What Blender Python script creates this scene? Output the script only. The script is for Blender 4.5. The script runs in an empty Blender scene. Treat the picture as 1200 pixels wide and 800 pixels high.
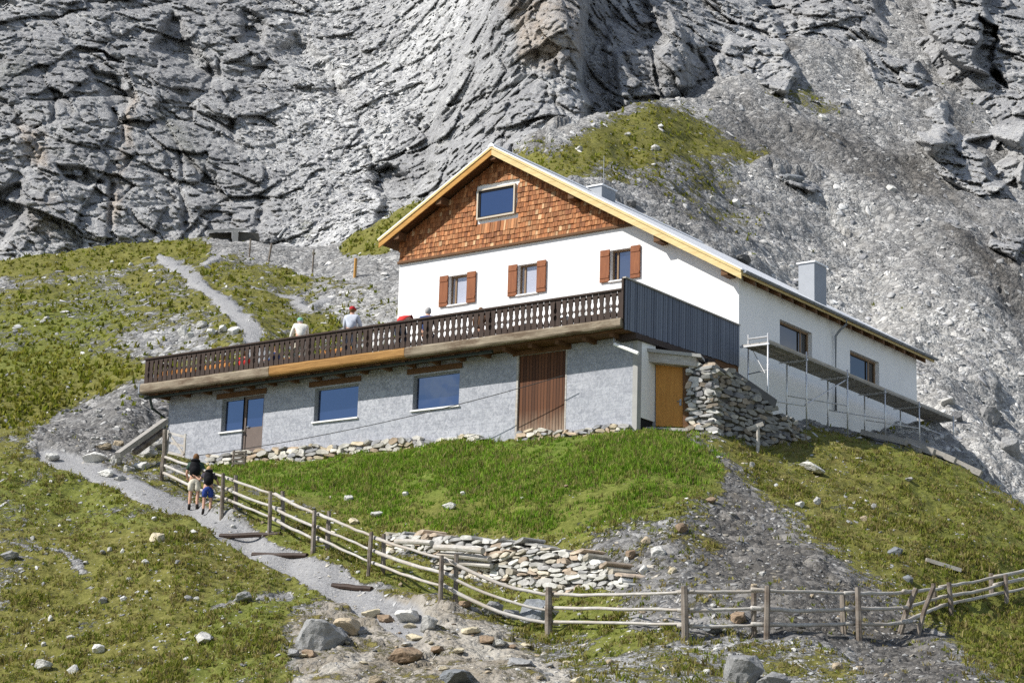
import bpy, bmesh, math, random
import numpy as np
from mathutils import Vector, Matrix

random.seed(7)
RNG = np.random.default_rng(7)
scene = bpy.context.scene
COL = scene.collection

# ------------------------------------------------------------------ camera model (hut frame: x along the front, y back, z up, metres)
F = 2600.0
PITCH, ROLL, YAW = 0.2318, 0.03, -0.626
CAM = np.array([35.178, -54.349, -17.011])
FWD = np.array([math.sin(YAW)*math.cos(PITCH), math.cos(YAW)*math.cos(PITCH), math.sin(PITCH)])
_r = np.array([math.cos(YAW), -math.sin(YAW), 0.0]); _u = np.cross(_r, FWD)
RGT = math.cos(ROLL)*_r + math.sin(ROLL)*_u
UPV = -math.sin(ROLL)*_r + math.cos(ROLL)*_u
HD = np.array([math.sin(YAW), math.cos(YAW)]); LT = np.array([math.cos(YAW), -math.sin(YAW)])   # heading and lateral on the ground

def ray(px, py):
    return FWD + ((px-600)/F)*RGT - ((py-400)/F)*UPV
def P(px, py, d):
    return CAM + d*ray(px, py)
def on_y(px, py, y):
    r = ray(px, py); return CAM + r*((y-CAM[1])/r[1])
def on_x(px, py, x):
    r = ray(px, py); return CAM + r*((x-CAM[0])/r[0])
def on_z(px, py, z):
    r = ray(px, py); return CAM + r*((z-CAM[2])/r[2])
def project(X):
    X = np.asarray(X, float)-CAM
    d = X@FWD
    return 600+F*(X@RGT)/d, 400-F*(X@UPV)/d, d

# ------------------------------------------------------------------ noise (numpy)
_perm = np.random.default_rng(3).permutation(4096).astype(np.int64)
_grad = np.random.default_rng(4).normal(size=(4096, 3)); _grad /= np.linalg.norm(_grad, axis=1)[:, None]
_grad = _grad.astype(np.float32)
def _h3(i, j, k):
    return _perm[(i + _perm[(j + _perm[k & 4095]) & 4095]) & 4095]
def perlin(p):
    p = np.asarray(p, np.float32)
    i = np.floor(p).astype(np.int64); f = p - i
    u = f*f*f*(f*(f*6-15)+10)
    r = 0
    for a in (0, 1):
        for b in (0, 1):
            for c in (0, 1):
                g = _grad[_h3(i[:, 0]+a, i[:, 1]+b, i[:, 2]+c)]
                d = g[:, 0]*(f[:, 0]-a)+g[:, 1]*(f[:, 1]-b)+g[:, 2]*(f[:, 2]-c)
                w = (u[:, 0] if a else 1-u[:, 0])*(u[:, 1] if b else 1-u[:, 1])*(u[:, 2] if c else 1-u[:, 2])
                r = r + w*d
    return r*1.6
def fbm(p, octs=4, gain=.5, lac=2.03, ridged=False):
    r = 0; a = 1; t = 0; q = np.array(p, np.float32)
    for o in range(octs):
        n = perlin(q)
        if ridged: n = 1-2*np.abs(n)
        r = r+a*n; t += a; a *= gain; q = q*lac+17.3
    return r/t
def blocks(u, v, tilt=.8, seed=0):
    """cellular field: every cell is its own tilted facet, so edges between cells are sharp like broken rock"""
    iu = np.floor(u).astype(np.int64); iv = np.floor(v).astype(np.int64)
    best = np.full(u.shape, 9e9, np.float32); val = np.zeros(u.shape, np.float32); sec = np.full(u.shape, 9e9, np.float32)
    for a in (-1, 0, 1):
        for b in (-1, 0, 1):
            h = _h3(iu+a, iv+b, np.full(iu.shape, seed*31+5))
            cu = iu+a+.5+.45*_grad[h, 0]*1.5; cv = iv+b+.5+.45*_grad[h, 1]*1.5
            du = (u-cu).astype(np.float32); dv = (v-cv).astype(np.float32)
            d = du*du+dv*dv
            h2 = _perm[h]
            z = _grad[h2, 2]*.7 + tilt*(du*_grad[h2, 0]+dv*_grad[h2, 1])
            near = d < best
            sec = np.where(near, best, np.minimum(sec, d))
            val = np.where(near, z, val); best = np.where(near, d, best)
    crack = np.clip((np.sqrt(sec)-np.sqrt(best))*6, 0, 1)
    return val, crack
def blocks3(q, tilt=1.3, seed=0, jit=.9):
    """3-D cells; each is a facet of its own height and tilt, edges between them are sharp"""
    q = np.asarray(q, np.float32); i0 = np.floor(q).astype(np.int64); f = q-i0
    best = np.full(len(q), 9e9, np.float32); sec = best.copy(); val = np.zeros(len(q), np.float32)
    for a in (-1, 0, 1):
        for b in (-1, 0, 1):
            for c in (-1, 0, 1):
                h = (_h3(i0[:, 0]+a, i0[:, 1]+b, i0[:, 2]+c)+seed*77) & 4095
                g = _grad[h]
                d = f-np.array([a+.5, b+.5, c+.5], np.float32)-g*(.5*jit)
                r = (d*d).sum(1); nr = r < best
                sec = np.where(nr, best, np.minimum(sec, r)); best = np.where(nr, r, best)
                g2 = _grad[_perm[h]]
                val = np.where(nr, g2[:, 0]*.55+tilt*(d*g2).sum(1), val)
    return val, np.clip((np.sqrt(sec)-np.sqrt(best))*5, 0, 1)
def sstep(a, b, x):
    t = np.clip((x-a)/(b-a), 0, 1); return t*t*(3-2*t)
def poly_mask(px, py, poly, soft):
    """1 inside, 0 outside, with a soft edge in picture pixels"""
    inside = np.zeros(px.shape, bool); dist = np.full(px.shape, 1e9, np.float32)
    n = len(poly)
    for i in range(n):
        x0, y0 = poly[i]; x1, y1 = poly[(i+1) % n]
        ex, ey = x1-x0, y1-y0
        t = np.clip(((px-x0)*ex+(py-y0)*ey)/(ex*ex+ey*ey+1e-9), 0, 1)
        dist = np.minimum(dist, (px-x0-t*ex)**2+(py-y0-t*ey)**2)
        if y0 != y1:
            c = ((y0 > py) != (y1 > py)) & (px < (x1-x0)*(py-y0)/(y1-y0)+x0)
            inside ^= c
    sd = np.where(inside, 1, -1)*np.sqrt(dist)
    return sstep(-soft, soft, sd)
def line_mask(px, py, pts, w0, w1, soft):
    best = np.full(px.shape, -1e9, np.float32)
    n = len(pts)-1
    for i in range(n):
        x0, y0 = pts[i]; x1, y1 = pts[i+1]; ex, ey = x1-x0, y1-y0
        t = np.clip(((px-x0)*ex+(py-y0)*ey)/(ex*ex+ey*ey+1e-9), 0, 1)
        w = w0+(w1-w0)*(i+t)/n
        best = np.maximum(best, w-np.sqrt((px-x0-t*ex)**2+(py-y0-t*ey)**2))
    return sstep(-soft, soft, best)
class TPS:
    def __init__(s, pts, val, reg=1e-4):
        s.p = np.array(pts, float); n = len(s.p)
        K = s.k(((s.p[:, None]-s.p[None])**2).sum(-1)) + reg*np.eye(n)
        A = np.zeros((n+3, n+3)); A[:n, :n] = K; A[:n, n] = 1; A[:n, n+1:] = s.p; A[n, :n] = 1; A[n+1:, :n] = s.p.T
        s.w = np.linalg.solve(A, np.r_[np.array(val, float), 0, 0, 0])
    @staticmethod
    def k(r2): return .5*r2*np.log(r2+1e-9)
    def __call__(s, q):
        q = np.asarray(q, float); out = np.empty(len(q)); n = len(s.p)
        for i in range(0, len(q), 40000):
            c = q[i:i+40000]
            r2 = (c[:, 0:1]-s.p[:, 0])**2+(c[:, 1:2]-s.p[:, 1])**2
            out[i:i+40000] = s.k(r2)@s.w[:n]+s.w[n]+c@s.w[n+1:]
        return out

# ------------------------------------------------------------------ object helpers
ORIGIN = {}
def tag(o, label=None, cat=None, group=None, kind=None):
    if label: o['label'] = label
    if cat: o['category'] = cat
    if group: o['group'] = group
    if kind: o['kind'] = kind
    return o
def thing(name, label, cat, loc=(0, 0, 0), group=None):
    o = bpy.data.objects.new(name, None); COL.objects.link(o); o.location = loc
    o.empty_display_size = .3
    ORIGIN[o.name] = Vector([float(c) for c in loc])
    return tag(o, label, cat, group)
class MB:
    def __init__(s): s.v = []; s.f = []; s.c = []
    def add(s, vs, fs, col=None):
        n = len(s.v); s.v += [tuple(float(c) for c in q) for q in vs]; s.f += [tuple(i+n for i in f) for f in fs]
        if col is not None: s.c += [col]*len(vs)
        return s
    def box(s, a, b, col=None):
        (x0, y0, z0), (x1, y1, z1) = a, b
        return s.hexa([(x0, y0, z0), (x1, y0, z0), (x1, y1, z0), (x0, y1, z0), (x0, y0, z1), (x1, y0, z1), (x1, y1, z1), (x0, y1, z1)], col)
    def hexa(s, vs, col=None):
        return s.add(vs, [(0, 3, 2, 1), (4, 5, 6, 7), (0, 1, 5, 4), (1, 2, 6, 5), (2, 3, 7, 6), (3, 0, 4, 7)], col)
    def obox(s, c, ax, ay, az, col=None):
        """box with centre and three half-axis vectors"""
        c, ax, ay, az = (Vector([float(t) for t in q]) for q in (c, ax, ay, az))
        return s.hexa([c-ax-ay-az, c+ax-ay-az, c+ax+ay-az, c-ax+ay-az, c-ax-ay+az, c+ax-ay+az, c+ax+ay+az, c-ax+ay+az], col)
    def bar(s, p, q, w, h, up=(0, 0, 1), col=None):
        p, q = Vector([float(t) for t in p]), Vector([float(t) for t in q]); d = q-p
        side = d.cross(Vector(up))
        if side.length < 1e-6: side = d.cross(Vector((1, 0, 0)))
        side.normalize(); u = side.cross(d).normalized()
        return s.obox((p+q)/2, d/2, side*w/2, u*h/2, col)
    def tube(s, pts, r, n=8, wob=0, caps=True, col=None):
        pts = [Vector([float(t) for t in p]) for p in pts]
        rs = r if isinstance(r, (list, tuple)) else [r]*len(pts)
        vs = []; fs = []
        for i, p in enumerate(pts):
            d = (pts[min(i+1, len(pts)-1)]-pts[max(i-1, 0)]).normalized()
            a = d.cross(Vector((0, 0, 1)))
            if a.length < .05: a = d.cross(Vector((1, 0, 0)))
            a.normalize(); b = a.cross(d)
            for k in range(n):
                t = 2*math.pi*k/n; rr = rs[i]*(1+wob*random.uniform(-1, 1))
                vs.append(p+a*math.cos(t)*rr+b*math.sin(t)*rr)
        for i in range(len(pts)-1):
            for k in range(n):
                fs.append((i*n+k, i*n+(k+1) % n, (i+1)*n+(k+1) % n, (i+1)*n+k))
        if caps:
            fs.append(tuple(range(n-1, -1, -1))); fs.append(tuple(range((len(pts)-1)*n, len(pts)*n)))
        return s.add(vs, fs, col)
    def prism(s, outline, off, col=None):
        """outline: list of 3-D points of one face, off: extrusion vector"""
        n = len(outline); o = [Vector([float(t) for t in p]) for p in outline]; off = Vector([float(t) for t in off])
        return s.add(o+[p+off for p in o], [tuple(range(n-1, -1, -1)), tuple(range(n, 2*n))]+[(i, (i+1) % n, n+(i+1) % n, n+i) for i in range(n)], col)
    def build(s, name, mat, parent=None, smooth=False, bevel=0, fixn=True):
        org = Vector((0, 0, 0))
        if parent is not None: org = ORIGIN[parent.name]
        me = bpy.data.meshes.new(name)
        me.from_pydata([(v[0]-org.x, v[1]-org.y, v[2]-org.z) for v in s.v], [], s.f)
        if fixn or bevel:
            bm = bmesh.new(); bm.from_mesh(me)
            bmesh.ops.recalc_face_normals(bm, faces=bm.faces)
            if bevel:
                bmesh.ops.bevel(bm, geom=[e for e in bm.edges if len(e.link_faces) == 2 and e.calc_face_angle(0) > .5], offset=bevel, segments=1, affect='EDGES')
            bm.to_mesh(me); bm.free()
        if s.c and not bevel:
            a = me.color_attributes.new('tint', 'FLOAT_COLOR', 'POINT')
            a.data.foreach_set('color', np.array([(c[0], c[1], c[2], 1) for c in s.c], np.float32).ravel())
        if smooth: me.shade_smooth()
        me.materials.append(mat)
        o = bpy.data.objects.new(name, me); COL.objects.link(o)
        if parent is not None: o.parent = parent
        ORIGIN[o.name] = org
        return o
def np_mesh(name, verts, faces, mat, attrs=None, smooth=False):
    """fast mesh from numpy arrays; faces (n,k)"""
    me = bpy.data.meshes.new(name)
    verts = np.ascontiguousarray(verts, np.float32); faces = np.ascontiguousarray(faces, np.int32)
    k = faces.shape[1]
    me.vertices.add(len(verts)); me.vertices.foreach_set('co', verts.ravel())
    me.loops.add(faces.size); me.loops.foreach_set('vertex_index', faces.ravel())
    me.polygons.add(len(faces)); me.polygons.foreach_set('loop_start', np.arange(0, faces.size, k, dtype=np.int32))
    me.update(calc_edges=True)
    for n, a in (attrs or {}).items():
        a = np.asarray(a, np.float32)
        if a.ndim == 1:
            t = me.attributes.new(n, 'FLOAT', 'POINT'); t.data.foreach_set('value', a)
        else:
            t = me.attributes.new(n, 'FLOAT_COLOR', 'POINT'); t.data.foreach_set('color', np.c_[a, np.ones(len(a))].astype(np.float32).ravel())
    if smooth: me.shade_smooth()
    me.materials.append(mat)
    o = bpy.data.objects.new(name, me); COL.objects.link(o); ORIGIN[o.name] = Vector((0, 0, 0))
    return o

# ------------------------------------------------------------------ materials
class NT:
    def __init__(s, name):
        s.m = bpy.data.materials.new(name); s.m.use_nodes = True; s.t = s.m.node_tree; s.t.nodes.clear()
        s.out = s.t.nodes.new('ShaderNodeOutputMaterial')
    def n(s, typ, **kw):
        nd = s.t.nodes.new('ShaderNode'+typ)
        for k, v in kw.items(): setattr(nd, k, v)
        return nd
    def link(s, a, b): s.t.links.new(a, b); return b
    def put(s, sock, v):
        if v is None: return
        if hasattr(v, 'is_output'): s.t.links.new(v, sock)
        elif isinstance(v, tuple) and len(v) == 3 and sock.type == 'RGBA': sock.default_value = (*v, 1)
        else: sock.default_value = v
    def pos(s, scale=(1, 1, 1), obj=False, rot=(0, 0, 0)):
        mp = s.n('Mapping'); mp.inputs['Scale'].default_value = scale; mp.inputs['Rotation'].default_value = rot
        if obj: s.link(s.n('TexCoord').outputs['Object'], mp.inputs[0])
        else: s.link(s.n('NewGeometry').outputs['Position'], mp.inputs[0])
        return mp.outputs[0]
    def noise(s, vec, scale, detail=4, rough=.55, dist=0):
        nd = s.n('TexNoise'); s.put(nd.inputs['Vector'], vec); nd.inputs['Scale'].default_value = scale
        nd.inputs['Detail'].default_value = detail; nd.inputs['Roughness'].default_value = rough; nd.inputs['Distortion'].default_value = dist
        return nd.outputs['Fac']
    def voro(s, vec, scale, feature='F1', out='Distance', rnd=1):
        nd = s.n('TexVoronoi', feature=feature); s.put(nd.inputs['Vector'], vec); nd.inputs['Scale'].default_value = scale
        nd.inputs['Randomness'].default_value = rnd
        return nd.outputs[out]
    def ramp(s, fac, stops, interp='LINEAR'):
        nd = s.n('ValToRGB'); s.put(nd.inputs[0], fac); cr = nd.color_ramp; cr.interpolation = interp
        while len(cr.elements) < len(stops): cr.elements.new(.5)
        for e, (p, c) in zip(cr.elements, stops):
            e.position = p; e.color = (*c, 1) if isinstance(c, tuple) else (c, c, c, 1)
        return nd.outputs[0]
    def mix(s, fac, a, b, mode='MIX'):
        nd = s.n('Mix', data_type='RGBA', blend_type=mode); s.put(nd.inputs[0], fac); s.put(nd.inputs[6], a); s.put(nd.inputs[7], b)
        return nd.outputs[2]
    def math(s, op, a, b=0.0, c=None, clamp=False):
        nd = s.n('Math', operation=op, use_clamp=clamp); s.put(nd.inputs[0], a); s.put(nd.inputs[1], b)
        if c is not None: s.put(nd.inputs[2], c)
        return nd.outputs[0]
    def attr(s, name, out='Fac'):
        nd = s.n('Attribute', attribute_name=name); return nd.outputs[out]
    def bump(s, h, strength=.5, dist=.1, normal=None):
        nd = s.n('Bump'); nd.inputs['Strength'].default_value = strength; nd.inputs['Distance'].default_value = dist
        s.put(nd.inputs['Height'], h)
        if normal is not None: s.link(normal, nd.inputs['Normal'])
        return nd.outputs[0]
    def principled(s, color, rough=.8, metal=0, normal=None, spec=.3, **kw):
        b = s.n('BsdfPrincipled'); s.put(b.inputs['Base Color'], color); s.put(b.inputs['Roughness'], rough); s.put(b.inputs['Metallic'], metal)
        b.inputs['Specular IOR Level'].default_value = spec
        if normal is not None: s.link(normal, b.inputs['Normal'])
        s.link(b.outputs[0], s.out.inputs[0])
        return b
    def sep(s, vec):
        nd = s.n('SeparateXYZ'); s.link(vec, nd.inputs[0]); return nd.outputs

def m_wood(name, dark, light, axis='x', grain=18, plank=0, rough=.75, weather=None):
    t = NT(name)
    sc = {'x': (.6, 6, 6), 'y': (6, .6, 6), 'z': (6, 6, .6)}[axis]
    v = t.pos(sc)
    g = t.noise(v, grain/6, 6, .65, .6)
    col = t.ramp(g, [(.3, dark), (.7, light)])
    n2 = t.noise(t.pos(), 1.3, 3)
    col = t.mix(t.math('MULTIPLY', n2, .5), col, tuple(c*.55 for c in dark))
    if weather:
        w = t.noise(t.pos((1, 1, 3)), .9, 5, .7)
        col = t.mix(t.ramp(w, [(.45, 0), (.62, 1)]), col, weather)
    t.principled(col, rough, normal=t.bump(g, .4, .02), spec=.2)
    return t.m
def m_plain(name, color, rough=.6, metal=0, var=.12, scale=4, spec=.3, bump=0):
    t = NT(name)
    n = t.noise(t.pos(), scale, 5, .6)
    col = t.mix(n, tuple(c*(1-var) for c in color), tuple(min(1, c*(1+var)) for c in color))
    t.principled(col, rough, metal, spec=spec, normal=t.bump(n, bump, .02) if bump else None)
    return t.m
def m_tint(name, rough=.8, grain=0, axis='z', spec=.2):
    """colour from the per-piece tint attribute (each shingle, stone or blade has its own colour)"""
    t = NT(name)
    c = t.attr('tint', 'Color')
    n = t.noise(t.pos({'z': (1, 1, .15), 'n': (1, 1, 1)}[axis]), grain or 8, 5, .65)
    col = t.mix(t.ramp(n, [(.25, .0), (.75, 1.)]), t.mix(1.0, c, (.62, .62, .62), 'MULTIPLY'), t.mix(1.0, c, (1.3, 1.3, 1.3), 'MULTIPLY'))
    t.principled(col, rough, normal=t.bump(n, .5, .03), spec=spec)
    return t.m
# ------------------------------------------------------------------ the hillside: one sheet from the camera to the foot of the cliffs
YW = .80                                   # plane of the lower front wall
CP = []
def cp(*rows):
    for px, py, d in rows: CP.append(P(px, py, d))
def cpw(*rows):
    for r in rows: CP.append(np.array(r, float))
def polar(X):
    X = np.atleast_2d(np.asarray(X, float)); q = X[:, :2]-CAM[:2]
    return q@HD, q@LT
for s, t, dz in [(4, -6, -1.9), (4, 6, -1.9), (4, 0, -1.7), (12, 0, -1.2), (12, -9, -2.2), (12, 9, -2), (25, 0, .2), (25, -9, -.3), (25, 9, .1)]:
    CP.append(np.r_[CAM[:2]+s*HD+t*LT, CAM[2]+dz])
cp((0, 800, 50), (200, 800, 47), (400, 800, 44), (600, 800, 42.5), (800, 800, 42), (1000, 800, 43), (1200, 800, 46), (-200, 800, 55), (1400, 800, 52))
# fence line and path
cp((268, 598, 65.5), (324, 622, 62.5), (375, 645, 60), (440, 673, 57.5), (525, 701, 55), (645, 742, 51.5), (805, 748, 47.5), (890, 747, 47.8), (998, 746, 49), (1060, 742, 50.5), (1105, 720, 52.5), (1170, 700, 55.5), (1250, 690, 58))
cp((190, 562, 71), (225, 597, 67.4), (60, 540, 74), (110, 553, 72), (160, 572, 69.5), (290, 637, 62.5), (340, 660, 60), (400, 692, 56.5), (430, 725, 53.5))
# foreground slope left of the path
cp((0, 530, 76), (-150, 530, 80), (0, 600, 67), (-150, 640, 66), (0, 700, 58), (100, 590, 69), (100, 640, 63.5), (100, 720, 55.5), (200, 640, 61.5), (200, 720, 54), (300, 700, 55.5), (300, 750, 50.5), (400, 760, 49), (500, 750, 50), (600, 770, 46.5), (700, 785, 44))
# foot of the front wall
for px, py in ((200, 540), (250, 546), (330, 539), (420, 529), (520, 522), (600, 513), (700, 507), (735, 505)):
    CP.append(on_y(px, py, YW-.35))
cp((775, 504, 67.2), (805, 507, 67.2), (838, 513, 66.5), (880, 522, 68), (940, 520, 70))
# green bank and the low retaining wall
cp((450, 652, 60.2), (525, 675, 58), (600, 690, 55.8), (700, 692, 53.3), (460, 618, 62), (525, 621, 60.2), (610, 625, 58.4), (700, 634, 56.2), (740, 640, 55.2))
cp((400, 590, 66), (560, 570, 63.5), (700, 560, 61.5), (790, 560, 60.5))
# scree and turf right of the bank
cp((850, 540, 64), (850, 600, 58.5), (800, 650, 54), (900, 690, 51.5), (950, 640, 55.5), (1000, 600, 60.5), (1000, 555, 67), (1060, 640, 57), (1100, 590, 64.5), (1150, 650, 58.5), (1200, 630, 63), (1200, 690, 57), (1100, 765, 47.5), (1200, 765, 49.5), (1300, 680, 62))
cp((945, 500, 72.5), (1000, 508, 74), (1050, 518, 74), (1100, 538, 73), (1150, 563, 72), (1200, 590, 71), (1260, 622, 70), (1350, 670, 68))
# bench beside and behind the hut
cpw((.3, 7, -2.7), (1.2, 10, -2.6), (0.8, 14, -2.1), (.8, 18, -1.9), (.5, 21, -1.9), (-8, 12, -1.7), (-8, 5, -2.6), (-14, 9, -1.6), (-17, 8, -1.7), (-20.5, 5, -2.2), (-8, 21, .3), (-19.7, 1.2, -3.9))
cp((1120, 560, 84), (1200, 640, 84), (1300, 690, 84), (1060, 545, 88))
# gully behind the crest, then the scree slope
cp((1200, 575, 97), (1150, 535, 98), (1100, 500, 101), (1300, 600, 100), (1200, 500, 106), (1100, 440, 110), (1000, 400, 114), (1200, 400, 119), (1090, 350, 121), (900, 330, 119), (1000, 300, 130), (1200, 300, 132), (850, 250, 128), (900, 220, 137), (1000, 200, 146), (1100, 200, 150), (1200, 200, 155), (1350, 400, 125), (1350, 250, 150), (1000, 120, 161), (1100, 110, 168), (930, 60, 172), (1000, 50, 178))
cp((870, 190, 139), (860, 140, 149), (800, 140, 144), (760, 131, 140), (700, 152, 132), (650, 180, 125), (740, 190, 128), (800, 200, 130), (700, 260, 114), (800, 300, 114))
# left meadow
cp((110, 505, 83), (50, 490, 85), (0, 505, 82), (150, 465, 87), (0, 450, 92), (100, 425, 95), (200, 400, 96), (0, 395, 102), (150, 385, 101), (290, 390, 95), (250, 345, 107), (130, 345, 113), (0, 350, 115), (-150, 400, 110), (-150, 340, 125), (-150, 470, 95), (0, 312, 127), (90, 298, 132), (170, 287, 136), (240, 282, 136), (320, 288, 132), (390, 296, 126), (330, 340, 113), (400, 350, 108), (450, 370, 101), (440, 320, 114), (470, 300, 118), (440, 274, 124), (475, 254, 124), (560, 220, 124))
# the ground falls away behind its top edge, the cliffs stand there
cp((0, 330, 150), (170, 305, 158), (260, 300, 158), (380, 310, 150), (430, 296, 146), (480, 275, 146), (650, 200, 150), (700, 172, 158), (760, 152, 168))
_cp = np.array(CP); _s, _t = polar(_cp)
_tps = TPS(np.c_[_t/_s*2600, np.log(_s)*600], (_cp[:, 2]-CAM[2])/_s*2600, reg=30)

ph = np.arange(-.30, .3001, .00092)
ex = .30+np.cumsum(.004*1.16**np.arange(22)); ph = np.r_[-ex[::-1], ph, ex]
lw = np.r_[np.arange(math.log(1.5), math.log(39), .02), np.arange(math.log(39), math.log(120), .0021), np.arange(math.log(120), math.log(215), .0024)]
NP_, NL = len(ph), len(lw)
PH, LW = np.meshgrid(ph, lw)               # rows: distance
S = np.exp(LW).ravel(); T = (PH*np.exp(LW)).ravel()
XY = CAM[:2]+S[:, None]*HD+T[:, None]*LT
phc = np.clip(PH.ravel(), -.36, .36)
Zb = CAM[2]+_tps(np.c_[phc*2600, LW.ravel()*600])*S/2600
G0 = np.c_[XY, Zb]
gx, gy, gd = project(G0)
n0 = fbm(G0*.45, 4)
wx = gx+fbm(G0*.5, 4)*2200/np.maximum(gd, 20)*.55; wy = gy+fbm(G0*.5+50, 4)*1300/np.maximum(gd, 20)*.5

near = 1-sstep(76, 80, gd)
nearR = np.where(gx > 820, near, 1.0)      # on the right the crest hides a gully
def M(poly, soft, lo=0, hi=999):
    m = poly_mask(wx, wy, poly, soft)
    return m*(gd > lo)*(gd < hi)
grass = np.full(S.shape, .55, np.float32); lush = np.zeros(S.shape, np.float32); pale = np.full(S.shape, .6, np.float32)
path = np.zeros(S.shape, np.float32); dirt = np.zeros(S.shape, np.float32); brown = np.full(S.shape, .3, np.float32)
def setm(arr, m, v):
    arr[:] = arr*(1-m)+v*m
# far right scree first
m = (gd > 79)*sstep(560, 640, gx+0*gd)*(gy < 640); setm(grass, m, .03); setm(pale, m, .62)
setm(pale, M([(850, 170), (960, 190), (1080, 270), (1180, 380), (1260, 420), (1260, 360), (1100, 200), (1000, 150)], 30, 79), .34)
setm(pale, M([(880, 330), (960, 290), (1080, 370), (1200, 450), (1250, 520), (1250, 640), (1050, 560), (1050, 420)], 30, 79), .95)
setm(grass, M([(630, 195), (700, 148), (760, 120), (820, 140), (905, 183), (880, 205), (845, 200), (850, 250), (780, 225), (700, 225), (640, 240)], 15, 79), .74)
setm(grass, M([(690, 205), (860, 190), (880, 250), (900, 290), (840, 290), (760, 240)], 22, 79), .45)
setm(grass, M([(890, 112), (950, 105), (1010, 145), (960, 150), (900, 130)], 14, 79), .5)
setm(brown, M([(620, 195), (760, 120), (910, 183), (850, 255), (640, 250)], 10, 79), .45)
_ac = (gx*.66-gy*.75)/26; _al = (gx*.75+gy*.66)/170
st_ = fbm(np.c_[_ac, _al, 0*_ac], 4)
pale[:] = np.where((gd > 79)*(gx > 560), np.clip(pale+.06+.6*st_+.35*fbm(G0*.12+70, 3), .05, 1), pale)
# left meadow
lm = (gd > 76)*(gx < 620)
setm(grass, lm*sstep(500, 420, gx), np.clip(.60+.35*fbm(G0*.13+90, 3), .25, .9)); setm(pale, lm, .7); setm(brown, lm, .42)
setm(grass, M([(-200, 330), (60, 296), (180, 282), (250, 288), (245, 300), (180, 300), (60, 318), (-200, 350)], 6, 79), .92)
setm(grass, M([(-200, 455), (60, 400), (110, 420), (170, 420), (170, 440), (100, 452), (50, 480), (-200, 520)], 10, 76), .93)
setm(lush, M([(-200, 430), (120, 330), (160, 360), (120, 420), (-200, 500)], 30, 76), .35)
setm(grass, M([(235, 274), (330, 281), (475, 290), (475, 345), (420, 335), (330, 312), (255, 298)], 6, 79), .06)
setm(pale, M([(235, 274), (330, 281), (475, 290), (475, 345), (420, 335), (330, 312), (255, 298)], 6, 79), .66)
setm(grass, M([(370, 330), (475, 340), (475, 400), (400, 390)], 14, 79), .36); setm(pale, M([(370, 330), (475, 340), (475, 400), (400, 390)], 14, 79), .9)
setm(grass, M([(390, 294), (475, 244), (640, 175), (640, 260), (470, 290), (430, 296)], 4, 100), .88)
setm(grass, M([(150, 395), (205, 380), (240, 390), (235, 408), (160, 412)], 14, 76), .3)
gm = M([(30, 522), (50, 492), (100, 468), (165, 448), (205, 470), (205, 530), (130, 540), (60, 538)], 9)
setm(grass, gm, .12); setm(pale, gm, .42)
pm = np.maximum(line_mask(wx, wy, [(188, 300), (215, 318), (250, 345), (275, 365), (292, 390), (305, 425)], 5, 11, 4), line_mask(wx, wy, [(222, 316), (250, 305), (274, 295)], 2, 2.5, 2))
pm = np.maximum(pm, line_mask(wx, wy, [(297, 338), (330, 348), (362, 358), (388, 350)], 1.5, 2, 2))
path = np.maximum(path, pm*(gd > 76)*.98); setm(grass, path, 0.0)
# near ground
nl = nearR*(wy > 470)*(gd < 79)
fl = M([(-300, 538), (45, 543), (110, 558), (170, 580), (225, 608), (280, 640), (330, 668), (388, 692), (345, 712), (325, 760), (340, 800), (300, 1400), (-300, 1400)], 5, 0, 80)
setm(grass, fl, np.clip(.78+.3*fbm(G0*.35+60, 3), .45, .95)); setm(brown, fl, .5); setm(pale, fl, .7)
setm(grass, M([(-300, 560), (20, 590), (45, 640), (20, 700), (20, 760), (-300, 900)], 26, 0, 80), .58)
setm(grass, np.maximum(line_mask(wx, wy, [(10, 640), (60, 655), (95, 672)], 3, 4, 5), line_mask(wx, wy, [(255, 715), (300, 700), (335, 697)], 4, 5, 6))*.8, .2)
setm(lush, M([(240, 700), (320, 690), (380, 690), (330, 740), (330, 800), (200, 800)], 18, 0, 80), .45)
setm(lush, M([(-50, 535), (120, 560), (260, 640), (100, 620), (-50, 600)], 18, 0, 80), .35)
lu = M([(235, 548), (330, 540), (420, 528), (560, 515), (735, 503), (800, 501), (832, 520), (850, 560), (800, 590), (740, 612), (640, 626), (520, 622), (440, 612), (395, 602), (330, 578), (270, 562)], 9, 0, 81)
setm(grass, lu, .97); setm(lush, lu, .95*(1-.72*sstep(552, 600, wy))); setm(brown, lu, .15+.5*sstep(555, 610, wy))
lu2 = M([(600, 590), (760, 560), (850, 560), (830, 600), (740, 640), (600, 626)], 18, 0, 80); setm(lush, lu2, .45); setm(grass, lu2, .8); setm(brown, lu2, .4)
mf = M([(250, 580), (440, 615), (450, 655), (600, 692), (760, 690), (790, 750), (700, 765), (640, 748), (525, 708), (430, 680), (330, 640)], 6, 0, 80)
setm(grass, mf, .85); setm(lush, mf, .35); setm(brown, mf, .4); setm(pale, mf, .85)
sr = M([(790, 500), (830, 520), (860, 560), (900, 600), (990, 670), (1080, 735), (1150, 800), (1250, 1000), (800, 1000), (790, 770), (800, 720), (775, 680), (760, 650), (800, 622), (840, 600), (855, 565)], 16, 0, 77)
setm(grass, sr, .16); setm(pale, sr, .16); setm(lush, sr, 0); setm(brown, sr, .8)
setm(grass, M([(720, 620), (830, 590), (850, 640), (800, 690), (760, 700)], 18, 0, 77), .5)
ps = M([(690, 620), (800, 640), (860, 700), (900, 750), (760, 740), (700, 690)], 16, 0, 77); setm(pale, ps, .42); setm(grass, ps, .32); setm(brown, ps, .6)
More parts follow.
